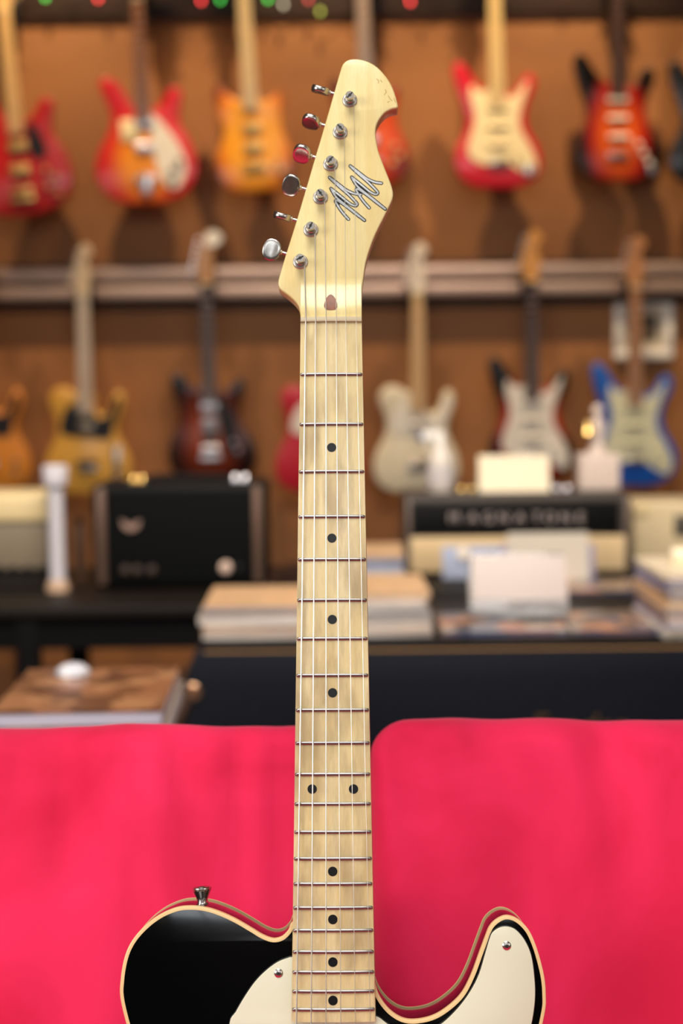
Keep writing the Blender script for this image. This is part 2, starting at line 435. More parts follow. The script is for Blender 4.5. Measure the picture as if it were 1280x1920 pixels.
# walnut truss rod plug set into the scoop
plug = spline([(619.5, 552), (625, 555), (629, 561), (631.8, 569), (632, 576), (628, 580.6), (620, 581.6), (611.5, 580.3), (607.2, 574.5), (609, 565.5), (613.6, 556)], 4)
bm = bmesh.new(); pr = []
for s in (1.0, 0.66, 0.33):
    ring = []
    for x, y in plug:
        x = 619.8 + (x - 619.8) * s; y = 568.5 + (y - 568.5) * s
        u, v = G(x, y, -5.0); 
        for _ in range(4): u, v = G(x, y, topw(v))
        ring.append(bm.verts.new(T(u, v, topw(v) + 0.14)))
    pr.append(ring)
for a, b in zip(pr, pr[1:]):
    for k in range(len(a)): bm.faces.new((a[k], a[(k + 1) % len(a)], b[(k + 1) % len(a)], b[k]))
bm.faces.new(pr[-1])
sk = [bm.verts.new(x.co + Vector((0, 0.003, 0))) for x in pr[0]]
for k in range(len(sk)): bm.faces.new((pr[0][k], pr[0][(k + 1) % len(sk)], sk[(k + 1) % len(sk)], sk[k]))
from_bm('truss_rod_plug', bm, mat('walnut_plug', srgb(128, 66, 26), 0.45, var=0.3, scale=300), guitar)

# the zigzag emblem on the headstock: black strokes with white inside
EM = [[(1050, 490), (930, 470), (800, 410), (680, 320), (515, 195), (680, 350), (820, 470), (930, 580), (985, 645), (975, 675), (935, 678), (850, 635), (720, 530), (540, 385)],
      [(540, 385), (575, 450), (640, 545), (740, 630), (860, 725), (990, 830), (1115, 932)],
      [(1115, 932), (960, 815), (800, 690), (700, 620), (645, 590), (618, 600), (640, 650), (700, 745), (770, 835), (840, 912)]]
emb = empty('logo'); emb.parent = guitar
for nm, wd, dep, m in (('logo_outline', 2.5, HW + 0.05, mat('logo_ink_black', srgb(14, 18, 26), 0.5)), ('logo_stroke', 1.15, HW + 0.11, mat('logo_ink_white', srgb(232, 238, 240), 0.5))):
    for dx, dy in ((0, 0), (-355, 195)):
        bm = bmesh.new()
        for st in EM:
            pts = Gs([(600 + (x + dx) / 9.143, 290 + (y + dy) / 9.143) for x, y in st], HW)
            ribbon_bm(bm, spline(pts, 4, False), wd, T, dep, 12)
        if nm == 'logo_outline':                     # ink that fills the narrow gaps between the strokes
            for poly in (((600, 440), (700, 545), (850, 660), (780, 640), (660, 560)), ((720, 370), (830, 440), (790, 440)), ((640, 600), (700, 650), (670, 690))):
                bm.faces.new([bm.verts.new(T(*G(600 + (x + dx) / 9.143, 290 + (y + dy) / 9.143, HW), dep)) for x, y in poly])
        from_bm(nm, bm, m, emb, False)

# --- tuners
POST = [(563, 491), (582.5, 431), (600.5, 370), (619.5, 308), (637.5, 248), (655.5, 188)]
STR_NUT = [573, 591.5, 611, 630, 648, 667.5]
BTN = [((509.5, 468.5), 8), ((529, 406), 104), ((546, 347.5), 30), ((566, 288.5), 60), ((583, 228.5), 78), ((600.5, 169), 104)]
e1, e2 = G(535, 480, HW), G(630, 160, HW)
el = Vector((e2[0] - e1[0], e2[1] - e1[1])).normalized(); sd = Vector((-el.y, el.x))       # outwards from the tuner side
if sd.x > 0: sd = -sd
washer = mat('satin_nickel', srgb(214, 208, 202), 0.42, 1.0)
slotm = mat('post_slot_dark', srgb(18, 16, 15), 0.6)
posts = []
for k in range(6):
    u, v = G(*POST[k], HW)
    posts.append((u, v))
    tn = empty('tuner'); tn.parent = guitar
    ax = T(0, 0, 1) - T(0, 0, 0)
    M = Matrix.Translation(T(u, v, HW)) @ Matrix.Rotation(math.pi / 2, 4, 'X') @ Matrix.Scale(0.001, 4)
    lathe('bushing', [(5.2, -0.5), (5.2, 0.5), (4.8, 1.0), (4.2, 1.15), (3.8, 0.9), (3.6, 0.2)], washer, tn, M, 32)
    lathe('post', [(3.3, -1), (3.3, 3.2), (2.75, 3.8), (2.65, 6.6), (3.0, 7.4), (3.1, 9.3), (2.75, 10.0), (0, 10.0)], chrome, tn, M, 28)
    a = (0.5, 1.1, 2.2, 0.9, 2.3, 0.8)[k]
    bm = bmesh.new(); box_bm(bm, (0, 0, 9.96), (5.2, 0.95, 0.5), 0, rot=Matrix.Rotation(a, 3, 'Z')); lathe_bm(bm, [(0, 9.9), (1.0, 9.9), (1.0, 10.22), (0, 10.22)], None, 12)
    bmesh.ops.transform(bm, matrix=M, verts=bm.verts); from_bm('slot', bm, slotm, tn)
    # string windings round the post
    bm = bmesh.new(); tube_bm(bm, [M @ Vector((3.0 * math.cos(t), 3.0 * math.sin(t), 2.2 + t * 0.22)) for t in [i * 0.35 for i in range(54)]], 0.00022, 5)
    from_bm('string_winding', bm, steel, tn)
    # shaft and button; the housing behind the headstock
    (bx, by), rota = BTN[k]
    bw = HW - 8.0
    bu, bv = G(bx, by, bw)
    SX = Vector((sd.x, sd.y))                        # shaft direction
    def SB(a_, b_, c_, rot=math.radians(rota), bu=bu, bv=bv, bw=bw):     # a along the shaft, b across, c thickness
        bb = b_ * math.cos(rot) - c_ * math.sin(rot); cc = b_ * math.sin(rot) + c_ * math.cos(rot)
        return T(bu + SX.x * a_ + el.x * bb, bv + SX.y * a_ + el.y * bb, bw + cc)
    q = Vector((bu - u, bv - v)).dot(SX)
    tube('shaft', [SB(-q + 4, 0, 0), SB(-5, 0, 0)], 0.0012, chrome, tn, 12)
    lathe_pts = [SB(-7.6, 0, 0), SB(-6.9, 0, 0), SB(-6.2, 0, 0), SB(-5, 0, 0)]
    tube('collar', lathe_pts, [0.0013, 0.0021, 0.0021, 0.0028], chrome, tn, 14)
    bm = bmesh.new(); ringsb = []
    NB = 36
    prof = [(0.0, 1.0), (0.35, 1.0), (0.65, 0.98), (0.85, 0.93), (0.95, 0.8), (1.0, 0.55), (1.02, 0.2)]
    def brow(r, hgt, sgn):
        row = []
        for j in range(NB):
            t = 2 * math.pi * j / NB; c, s = math.cos(t), math.sin(t)
            ca = 6.3 * math.copysign(abs(c) ** 0.82, c); cb = 7.7 * math.copysign(abs(s) ** 0.92, s) * (1 + 0.05 * c)
            th = (2.05 + 1.0 * (ca * r / 6.3) ** 2 + 0.1 * (cb * r / 7.7) ** 2) * hgt
            row.append(bm.verts.new(SB(ca * r, cb * r, sgn * th)))
        return row
    seq = [(r, h_, 1) for r, h_ in prof[1:]] + [(r, h_, -1) for r, h_ in reversed(prof[1:])]
    ringsb = [brow(*x) for x in seq]
    for a_, b_ in zip(ringsb, ringsb[1:]):
        for j in range(NB): bm.faces.new((a_[j], a_[(j + 1) % NB], b_[(j + 1) % NB], b_[j]))
    for rr, sg in ((ringsb[0], 1), (ringsb[-1], -1)):
        cc = bm.verts.new(SB(0, 0, sg * 2.05))
        for j in range(NB): bm.faces.new((rr[j], rr[(j + 1) % NB], cc))
    from_bm('button', bm, chrome, tn)
    bm = bmesh.new(); box_bm(bm, (0, 0, 0), (0.013, 0.009, 0.019), 0.002, rot=Matrix.Rotation(math.atan2(-el.x, el.y) * -1, 3, 'Y'))
    bmesh.ops.translate(bm, vec=T(u, v, HW - 14.5 - 4.0), verts=bm.verts); from_bm('housing', bm, chrome, tn)

# --- strings
GA = [0.50, 0.41, 0.32, 0.25, 0.20, 0.17]
BU = [-26.5, -15.9, -5.3, 5.3, 15.9, 26.5]
for k in range(6):
    un = G(STR_NUT[k], 592, 1.2)[0]
    pu, pv = posts[k]
    pts = [T(pu + 3.0, pv, HW + 3.4), T(un, 3.4, 1.05 - sag(un)), T(un, 0, 1.45 - sag(un))]
    for i in range(1, 7):
        t = i / 6; u = un + (BU[k] - un) * t
        pts.append(T(u, -647.7 * t, 1.45 + 2.4 * t - sag(u)))
    tube('string', pts, GA[k] / 1000, steel, guitar, 8)

# --- body
BW = -10.0
BODY = [(233, 1795), (247, 1764), (270, 1737), (298, 1715.5), (329, 1702), (356, 1698.5), (384, 1701), (411, 1709), (442, 1723), (473, 1741), (493, 1753), (512, 1759.5), (528, 1756), (540, 1744), (546.5, 1730),
        (565, 1722), (620, 1720), (680, 1725), (693, 1750), (697, 1795), (700, 1826), (704, 1846), (712, 1869), (730, 1893), (753, 1908.5), (777, 1912), (808, 1906), (835, 1891), (863, 1865), (882, 1830), (898, 1787), (909.5, 1756), (917, 1738), (929, 1725), (945, 1717), (960, 1718), (976, 1727), (991.5, 1744), (1003, 1768), (1013, 1799), (1021, 1834), (1023.6, 1866), (1022, 1897)]
bo = Gs(BODY, BW)
cu = G(624, 1893, BW)[0]
bo += [(cu + x, v) for x, v in ((133, -480), (121, -512), (118, -545), (126, -578), (146, -610), (161, -644), (162, -676), (149, -706), (118, -728), (70, -737), (0, -738), (-70, -737), (-118, -728), (-149, -706), (-162, -676), (-161, -644), (-146, -610), (-126, -578), (-117, -545), (-119, -512), (-130, -482))] 
bo += Gs([(226.5, 1880), (225.5, 1838)], BW)
bo = spline(bo, 5, True)
gloss_black = mat('gloss_black_lacquer', srgb(4, 6, 7), 0.10, coat=0.25)
bodyin = offset(bo, 0.35)
body = slab('body', bodyin, BW - 0.25, BW - 44.4, T, gloss_black, guitar, 0.8, 3); body['label'] = 'gloss black guitar body'
bind = mat('aged_cream_binding', srgb(240, 208, 148), 0.35, coat=0.4)
def binding(name, wf, wb):
    bm = bmesh.new(); sgn = 1 if wf > wb else -1; N = len(bo)
    e_ = min(1.0, abs(wf - wb) / 4.2); prof = [(2.5, wf), (0.9 * e_, wf), (0.35 * e_, wf - sgn * 0.2 * e_), (0.05, wf - sgn * 0.7 * e_), (0.0, wf - sgn * 1.3 * e_), (0.0, wb), (0.45, wb), (2.5, wf - sgn * 1.5 * e_)]
    L = [[bm.verts.new(T(x, z, d)) for x, z in (offset(bo, i) if i else bo)] for i, d in prof]
    for i in range(len(L)):
        a, b = L[i], L[(i + 1) % len(L)]
        for k in range(N): bm.faces.new((a[k], a[(k + 1) % N], b[(k + 1) % N], b[k]))
    return from_bm(name, bm, bind, guitar)
binding('front_binding', BW, BW - 4.2); binding('back_binding', BW - 44, BW - 43.25)

# pickguard
PG = [(548, 1794.5), (540, 1796), (520, 1804), (497, 1821), (477, 1842), (458, 1869.5), (442, 1897), (430, 1920)]
PGR = [(831, 1917), (859, 1889.5), (882, 1858), (898, 1826), (909.5, 1787.5), (919, 1756), (925, 1746.5), (937, 1739), (952.5, 1737.5), (968, 1744.5), (984, 1764), (995.5, 1791), (1001, 1826.6), (1003, 1866), (999, 1905), (992, 1935)]
pw = BW + 2.2
po = Gs(PG, pw) + [(cu - 68, -492), (cu - 60, -525), (cu - 45, -545), (cu - 20, -548), (cu + 20, -552), (cu + 60, -575), (cu + 95, -580), (cu + 110, -560), (cu + 112, -525), (cu + 122, -490)]
po += list(reversed(Gs(PGR, pw))) + Gs([(808, 1930), (777, 1937), (750, 1933), (728, 1921), (712, 1909), (699, 1899), (690, 1860), (680, 1800), (600, 1790)], pw)
po = spline(po, 4, True)
pg = slab('pickguard', po, pw, pw - 1.0, T, cream_plastic, guitar, 0.5, 2); pg['label'] = 'cream pickguard'
slab('ply', offset(po, -0.55), pw - 1.0, BW - 0.1, T, mat('grey_black_ply', srgb(40, 38, 38), 0.4), pg, 0.3, 1)
for px, py in ((522, 1824.5), (949.5, 1773)):
    u, v = G(px, py, pw)
    M = Matrix.Translation(T(u, v, pw)) @ Matrix.Rotation(math.pi / 2, 4, 'X') @ Matrix.Scale(0.001, 4)
    s = lathe('screw', [(3.0, -0.2), (2.9, 0.25), (2.2, 0.75), (1.2, 1.0), (0, 1.05)], chrome, pg, M, 20)
    bm = bmesh.new()
    for a in (0.4, 0.4 + math.pi / 2): box_bm(bm, (0, 0, 1.0), (2.3, 0.5, 0.4), 0, rot=Matrix.Rotation(a, 3, 'Z'))
    bmesh.ops.transform(bm, matrix=M, verts=bm.verts); from_bm('screw_slot', bm, slotm, pg)

# strap button on the upper shoulder
ub, vb = G(380, 1697, BW - 20)
sb = empty('strap_button'); sb.parent = guitar
Mb = Matrix.Translation(T(ub, vb, BW - 20)) @ Matrix.Scale(0.001, 4) @ Matrix.Rotation(math.radians(-4), 4, 'Y')
lathe('stem', [(4.6, -1.5), (4.6, 0.8), (3.8, 1.6), (3.6, 3.6), (4.2, 5.5), (6.2, 9.6), (6.6, 10.6), (6.4, 11.6), (5.6, 12.0), (3.6, 11.4), (0, 11.2)], chrome, sb, Mb, 32)
lathe('screw_head', [(2.6, 11.2), (2.6, 12.0), (1.8, 12.5), (0, 12.6)], chrome, sb, Mb, 16)

# bridge, pickups, controls (below the frame, on the same body)
def gbox(name, u, v, w_, su, sv, sw, m, parent=guitar, bev=0.6, rot=0):
    return box(name, T(u, v, w_), (su / 1000, sw / 1000, sv / 1000), m, parent, bev / 1000, 2, Matrix.Rotation(math.radians(rot), 3, 'Y'))
gbox('neck_pickup', cu, -492, BW + 4, 72, 20, 8, chrome, bev=3)
br = gbox('bridge', cu, -648, BW + 1.2, 86, 84, 2.4, chrome)
gbox('bridge_pickup', cu, -628, BW + 4, 74, 20, 7, black_plastic, br, 2, 14)
for k in range(3): gbox('saddle', cu - 18 + 18 * k, -652, BW + 7, 17, 7, 9, chrome, br, 2)
cp = gbox('control_plate', cu + 112, -655, BW + 0.8, 32, 150, 1.6, chrome, bev=0.5, rot=-8)
for dv in (-30, 12):
    M = Matrix.Translation(T(cu + 112 - dv * 0.14, -655 + dv, BW + 1)) @ Matrix.Rotation(math.pi / 2, 4, 'X') @ Matrix.Scale(0.001, 4)
    lathe('knob', [(9.5, 0), (9.5, 14), (8.8, 15), (0, 15)], chrome, cp, M, 24)

# ------------------------------------------------------------------ the pink sofa
def fabric(name):
    m = bpy.data.materials.new(name); m.use_nodes = True; nt = m.node_tree; N = nt.nodes; b = N['Principled BSDF']
    b.inputs['Roughness'].default_value = 0.85; b.inputs['Specular IOR Level'].default_value = 0.15
    b.inputs['Sheen Weight'].default_value = 0.25; b.inputs['Sheen Roughness'].default_value = 0.4; b.inputs['Sheen Tint'].default_value = (1.0, 0.45, 0.55, 1)
    tc = N.new('ShaderNodeTexCoord')
    n1 = N.new('ShaderNodeTexNoise'); n1.inputs['Scale'].default_value = 7; n1.inputs['Detail'].default_value = 5; n1.inputs['Distortion'].default_value = 0.6
    n2 = N.new('ShaderNodeTexNoise'); n2.inputs['Scale'].default_value = 900; n2.inputs['Detail'].default_value = 2
    for n in (n1, n2): nt.links.new(tc.outputs['Object'], n.inputs['Vector'])
    r = N.new('ShaderNodeMapRange'); r.inputs['From Min'].default_value = 0.35; r.inputs['From Max'].default_value = 0.62
    nt.links.new(n1.outputs['Fac'], r.inputs['Value'])
    x = N.new('ShaderNodeMix'); x.data_type = 'RGBA'; nt.links.new(r.outputs['Result'], x.inputs['Factor'])
    x.inputs['A'].default_value = srgb(218, 33, 72); x.inputs['B'].default_value = srgb(242, 46, 92)
    nt.links.new(x.outputs['Result'], b.inputs['Base Color'])
    bp = N.new('ShaderNodeBump'); bp.inputs['Strength'].default_value = 0.12; bp.inputs['Distance'].default_value = 0.0006
    nt.links.new(n2.outputs['Fac'], bp.inputs['Height']); nt.links.new(bp.outputs['Normal'], b.inputs['Normal'])
    MATS[name] = m; return m
pink = fabric('pink_suede')
def cushion(name, W, H, D, r, parent, loc, rot, nx, nz, ny, bulge, seed, wr):
    """plump rounded block: x width, z height, y depth (front is -y), pull creases near its top edge"""
    bm = bmesh.new()
    vid = {}
    def vert(i, j, k):
        if (i, j, k) in vid: return vid[(i, j, k)]
        def sp(t, n):                                  # denser rows towards the edges
            x = t / n * 2 - 1; return math.sin(x * math.pi / 2) * 0.35 + x * 0.65
        p = Vector((sp(i, nx) * W / 2, sp(j, ny) * D / 2, sp(k, nz) * H / 2))
        q = Vector([max(-s / 2 + r, min(s / 2 - r, c)) for c, s in zip(p, (W, D, H))])
        d = p - q
        if d.length > 1e-9:
            m_ = max(abs(c) for c in d); d = d.normalized() * (m_ if m_ < r else r)
            p = q + d
        fx, fz = 2 * p.x / W, 2 * p.z / H
        b_ = bulge * max(0, 1 - abs(fx) ** 4) * max(0, 1 - abs(fz) ** 2.6)
        n_ = noise.noise(Vector((p.x * 3 + seed, p.z * 3.2, seed))) * 0.012 + noise.noise(Vector((p.x * 8 + p.z * 3 + seed, p.z * 6, 3.3))) * 0.007 + noise.noise(Vector((p.x * 19 - p.z * 6 + seed, p.z * 9, 5.1))) * 0.0026
        top = math.exp(-((H / 2 - p.z) / 0.15) ** 2) * min(1, 0.25 + (H / 2 - p.z) / 0.03) if p.z < H / 2 else 1.0
        n_ += wr * top * (noise.noise(Vector((p.x * 22 + 0.9 * p.z * 8 + seed, p.z * 4, 1.7))) * 0.020 + noise.noise(Vector((p.x * 44 + seed, p.z * 4, 8.1))) * 0.010)
        side = math.exp(-((W / 2 - abs(p.x)) / 0.06) ** 2)
        n_ += wr * side * noise.noise(Vector((seed, p.z * 30, p.x * 6))) * 0.006
        if p.y < 0: p.y -= (b_ + n_) * min(1, -2 * p.y / D)
        else: p.y += b_ * 0.5
        p.z += noise.noise(Vector((p.x * 7 + seed, 0.3, 0.2))) * 0.004 * max(0, fz) + 0.002 * noise.noise(Vector((p.x * 25 + seed, 1.3, 0.2))) * max(0, fz)
        vid[(i, j, k)] = bm.verts.new(p); return vid[(i, j, k)]
    for j in (0, ny):
        for i in range(nx):
            for k in range(nz): bm.faces.new((vert(i, j, k), vert(i + 1, j, k), vert(i + 1, j, k + 1), vert(i, j, k + 1)))
    for i in (0, nx):
        for j in range(ny):
            for k in range(nz): bm.faces.new((vert(i, j, k), vert(i, j + 1, k), vert(i, j + 1, k + 1), vert(i, j, k + 1)))
    for k in (0, nz):
        for i in range(nx):
            for j in range(ny): bm.faces.new((vert(i, j, k), vert(i + 1, j, k), vert(i + 1, j + 1, k), vert(i, j + 1, k)))
    o = from_bm(name, bm, pink, parent, True, loc, rot)
    for p_ in o.data.polygons: p_.use_smooth = True
    return o
SEAT = GM.translation.z + 0.002
sofa = empty('sofa', (0, 1.0, 0)); tag(sofa, 'bright pink suede sofa behind and beneath the black guitar', 'sofa')
LEAN = math.radians(22)
gy = GM.translation.y
topL = P(300, 1362, 1.185); topR = P(1000, 1354, 1.185)
CH, CD = 0.47, 0.17
xs = P(694, 1500, 1.15).x                                  # seam between the two back cushions
for (x0, x1, tp, sd_, wr) in ((xs - 0.86, xs - 0.012, topL, 1.7, 0.8), (xs + 0.001, xs + 0.86, topR, 9.4, 1.0)):
    cx = (x0 + x1) / 2
    # centre of the tilted block so that its top front edge meets the seen edge
    c = Vector((cx, 1.175 + CD / 2 * math.cos(LEAN) - CH / 2 * math.sin(LEAN) + 0.02, tp.z - CH / 2 * math.cos(LEAN) - CD / 2 * math.sin(LEAN) + 0.004))
    ZT = tp.z
    cushion('back_cushion', x1 - x0, CH, CD, 0.030, sofa, c - sofa.location, (-LEAN, 0, 0), 110, 60, 10, 0.03, sd_, wr)
for x0, x1, s_ in ((xs - 0.86, xs - 0.001, 4.0), (xs + 0.002, xs + 0.86, 6.0)):
    cushion('seat_cushion', x1 - x0, 0.17, 0.74, 0.04, sofa, Vector(((x0 + x1) / 2, gy - 0.24, SEAT - 0.087)) - sofa.location, (0, 0, 0), 40, 10, 24, 0.0, s_, 0.2)
frame_b = box('backrest', Vector((xs, 1.44, 0.40)) - sofa.location, (1.76, 0.10, 0.60), pink, sofa, 0.03, 3)
box('base', Vector((xs, gy - 0.10, SEAT - 0.27)) - sofa.location, (1.76, 0.95, 0.18), pink, sofa, 0.02, 3)
for sx in (-0.82, 0.82):
    for yy in (gy - 0.5, gy + 0.3):
        lathe('leg', [(0.018, 0), (0.026, SEAT - 0.355)], darkwood, sofa, Matrix.Translation(Vector((xs + sx, yy, 0)) - sofa.location), 12)

# ------------------------------------------------------------------ guitars on the wall
STRAT = [(0, 0), (-90, 6), (-140, 40), (-160, 95), (-150, 150), (-125, 195), (-112, 235), (-118, 280), (-135, 330), (-152, 385), (-158, 428), (-148, 454), (-124, 454), (-100, 424), (-76, 386), (-50, 360), (-28, 352), (28, 345), (42, 338), (62, 342), (80, 362), (96, 390), (114, 408), (136, 404), (144, 380), (138, 345), (120, 310), (108, 270), (108, 235), (120, 195), (148, 150), (162, 100), (150, 45), (110, 12), (60, 0)]
TELE = [(0, 0), (-100, 6), (-150, 42), (-163, 95), (-150, 150), (-124, 200), (-114, 240), (-120, 285), (-138, 330), (-136, 368), (-110, 393), (-75, 394), (-45, 378), (-28, 375), (28, 368), (30, 325), (42, 300), (60, 293), (80, 305), (94, 335), (104, 366), (120, 380), (138, 365), (142, 328), (126, 282), (114, 240), (124, 200), (150, 150), (163, 95), (150, 42), (100, 6)]
RICK = [(0, 0), (-100, 10), (-165, 60), (-186, 125), (-168, 195), (-132, 255), (-116, 305), (-124, 350), (-146, 405), (-154, 446), (-126, 460), (-88, 440), (-58, 388), (-28, 344), (28, 340), (58, 352), (80, 384), (104, 416), (138, 410), (142, 374), (132, 335), (132, 285), (162, 232), (186, 155), (180, 85), (132, 28), (60, 4)]
DUO = [(0, 0), (-90, 8), (-135, 45), (-147, 100), (-127, 160), (-109, 205), (-109, 250), (-126, 310), (-133, 365), (-120, 392), (-100, 382), (-75, 348), (-45, 332), (-28, 330), (28, 330), (50, 324), (80, 337), (105, 354), (119, 346), (116, 310), (106, 255), (111, 205), (131, 155), (148, 100), (136, 45), (90, 8)]
OFFS = [(20, 0), (-80, 10), (-140, 50), (-158, 105), (-148, 160), (-122, 205), (-112, 245), (-120, 290), (-134, 340), (-138, 385), (-122, 408), (-98, 400), (-72, 372), (-45, 356), (-28, 354), (28, 348), (45, 340), (68, 346), (92, 368), (112, 386), (130, 376), (130, 340), (118, 300), (112, 255), (124, 212), (152, 165), (170, 115), (162, 60), (120, 18)]
PG_STRAT = [(-25, 352), (-72, 352), (-86, 372), (-96, 366), (-98, 330), (-86, 285), (-84, 240), (-100, 190), (-112, 150), (-108, 120), (-80, 96), (-40, 84), (0, 80), (40, 84), (66, 70), (92, 50), (122, 42), (138, 62), (138, 100), (112, 160), (86, 205), (80, 250), (92, 300), (110, 352), (116, 380), (104, 376), (80, 345), (52, 326), (25, 330)]
PG_TELE = [(-28, 340), (-60, 330), (-86, 300), (-98, 260), (-95, 225), (-60, 215), (0, 212), (50, 205), (86, 205), (98, 230), (104, 262), (118, 300), (130, 335), (124, 358), (108, 350), (94, 315), (76, 288), (56, 278), (36, 288), (25, 312)]
FHEAD = [(-21, 0), (-24, 18), (-40, 36), (-43, 48), (-32, 90), (-14, 155), (-4, 178), (10, 186), (28, 176), (38, 156), (34, 146), (22, 138), (17, 122), (24, 100), (32, 78), (29, 56), (23, 28), (21, 0)]
GHEAD = [(-21, 0), (-25, 20), (-34, 40), (-38, 90), (-40, 150), (-34, 170), (-14, 164), (0, 176), (14, 164), (34, 170), (40, 150), (38, 90), (34, 40), (25, 20), (21, 0)]
PADDLE = [(-21, 0), (-25, 20), (-36, 40), (-34, 95), (-22, 140), (-10, 172), (10, 190), (40, 190), (60, 172), (56, 150), (34, 138), (26, 110), (28, 70), (25, 30), (21, 0)]
def TW(x, z, d): return Vector((x / 1000, -d / 1000, z / 1000))      # d > 0 towards the room
gilt = mat('gold_hardware', srgb(246, 208, 130), 0.3, 1.0)
bright = mat('bright_chrome', srgb(240, 240, 246), 0.28, 1.0)
NUTZ = 735.0
def wall_guitar(name, label, outline, bodym, px, py, Y=5.85, tilt=0.0, yaw=0.0, pg=None, pgm=None, neckm=None, boardm=None, headm=None, head=FHEAD, pickups=(), pum=None, hw=None, top=None, knobs=(), extra=None, scale=1.0, heel=340, side=-1):
    g = empty(name); tag(g, label, 'guitar', 'guitars hanging on the brown wall')
    hw = hw or chrome
    b = slab('body', spline(outline, 4), 21, -21, TW, bodym, g, 7, 3)
    if pg: slab('pickguard', spline(pg, 3), 23.2, 20.5, TW, pgm, g, 0.8, 1)
    neckm = neckm or maple_far
    # neck shaft with rounded back
    bm = bmesh.new(); rings = []
    for i in range(9):
        z = (heel - 30) + (NUTZ - heel + 30) * i / 8; hwd = 27.5 - 6 * (z - (heel - 30)) / (NUTZ - heel + 30)
        pr = [(-hwd, 26.5), (hwd, 26.5)] + [(hwd * math.cos(a), 22 - 17 * math.sin(a)) for a in [math.pi * k / 8 for k in range(9)]]
        rings.append([bm.verts.new(TW(x, z, d)) for x, d in pr])
    for a, c in zip(rings, rings[1:]):
        for k in range(len(a)): bm.faces.new((a[k], a[(k + 1) % len(a)], c[(k + 1) % len(a)], c[k]))
    bm.faces.new(rings[0]); bm.faces.new(rings[-1])
    nk = from_bm('neck', bm, neckm, g)
    end = heel - 45
    bm = bmesh.new()
    f = [TW(*p) for p in ((-28, end, 26), (28, end, 26), (21.5, NUTZ, 26), (-21.5, NUTZ, 26), (-28, end, 31), (28, end, 31), (21.5, NUTZ, 31), (-21.5, NUTZ, 31))]
    vs_ = [bm.verts.new(p) for p in f]
    for q in ((3, 2, 1, 0), (4, 5, 6, 7), (0, 1, 5, 4), (1, 2, 6, 5), (2, 3, 7, 6), (3, 0, 4, 7)): bm.faces.new([vs_[i] for i in q])
    fb = from_bm('fretboard', bm, boardm or neckm, g, False)
    bm = bmesh.new()
    for n in range(1, 22):
        z = NUTZ - 647.7 * (1 - 2 ** (-n / 12))
        if z < end + 4: break
        hwd = 21.5 + 6.5 * (NUTZ - z) / (NUTZ - end)
        tube_bm(bm, [TW(-hwd, z, 31), TW(hwd, z, 31)], 0.0013, 6)
    tag(from_bm('frets', bm, bright, fb), kind='stuff')
    hd = slab('headstock', [(x, NUTZ + z) for x, z in spline(head, 3)], 26, 12, TW, headm or neckm, g, 1.2, 1)
    box('nut', TW(0, NUTZ, 30), (0.043, 0.005, 0.005), cream_plastic, g)
    # tuners
    if head is GHEAD: tp = [(s * 36, z) for s in (-1, 1) for z in (50, 90, 130)]
    else: tp = [(-38 + (z - 45) * 0.255, z) for z in (45, 68, 91, 114, 137, 160)]
    for x, z in tp:
        s = -1 if x < 0 or head is not GHEAD else 1
        bm = bmesh.new(); lathe_bm(bm, [(0.0005, 0), (0.0075, 0.0015), (0.0075, 0.005), (0.0005, 0.0065)], Matrix.Translation(TW(x + s * 16, NUTZ + z, 14)) @ Matrix.Rotation(math.pi / 2, 4, 'X'), 10)
        tube_bm(bm, [TW(x + s * 10, NUTZ + z, 17), TW(x, NUTZ + z, 17)], 0.002, 6)
        lathe_bm(bm, [(0.004, 0), (0.004, 0.008), (0.003, 0.009)], Matrix.Translation(TW(x - s * 12, NUTZ + z, 26)) @ Matrix.Rotation(math.pi / 2, 4, 'X'), 8)
        from_bm('tuner', bm, hw, g)
    for (x, z, sx, sz, m) in pickups:
        box('pickup', TW(x, z, 25), (sx / 1000, 0.012, sz / 1000), m, g, 0.0055, 4)
    if not any(e == 'bridge' for e in (extra or {})):
        box('bridge', TW(0, 92, 26), (0.078, 0.010, 0.022), hw, g, 0.003, 2)
    for n, (c, s, m, bv) in (extra or {}).items():
        box(n, TW(*c), (s[0] / 1000, s[1] / 1000, s[2] / 1000), m, g, bv / 1000, 2)
    for x, z, m in knobs:
        lathe('knob', [(0.011, 0), (0.0095, 0.012), (0.008, 0.014), (0, 0.0145)], m, g, Matrix.Translation(TW(x, z, 21)) @ Matrix.Rotation(math.pi / 2, 4, 'X'), 14)
    bm = bmesh.new()
    for k in range(6): tube_bm(bm, [TW(-25 + 10 * k, 92, 33), TW(-17 + 6.8 * k, NUTZ, 33)], 0.0004, 4)
    tag(from_bm('strings', bm, steel, g), kind='stuff')
    p = P(px, py, Y); g.location = p; g.scale = (scale,) * 3
    g.rotation_euler = (0, math.radians(tilt), math.radians(yaw))
    return g
def hanger(g, label):
    """wall block with a padded yoke under the headstock of guitar g"""
    M = g.matrix_basis
    c = M @ TW(0, NUTZ + 10, 14)
    h = empty('guitar_hanger', (c.x, WALL_Y, c.z)); tag(h, label, 'hanger', 'guitar hangers on the wall')
    back = -0.06 if abs(c.z - z1) < 0.12 else (-0.02 if c.z > zt else 0.0)
    box('block', (0, back - 0.012, 0.0), (0.055, 0.024, 0.13), black_plastic, h, 0.006)
    L = WALL_Y - c.y
    tube('arm', [(0, back - 0.01, 0.0), (0, -L + 0.03, 0.0), (0, -L + 0.015, 0.002)], 0.006, black_plastic, h, 10)
    for s in (-1, 1):
        tube('prong', [(0, -L + 0.022, 0), (s * 0.026, -L + 0.02, 0), (s * 0.032, -L + 0.008, 0), (s * 0.033, -L - 0.03, 0.004)], 0.0065, black_plastic, h, 8)
    return h

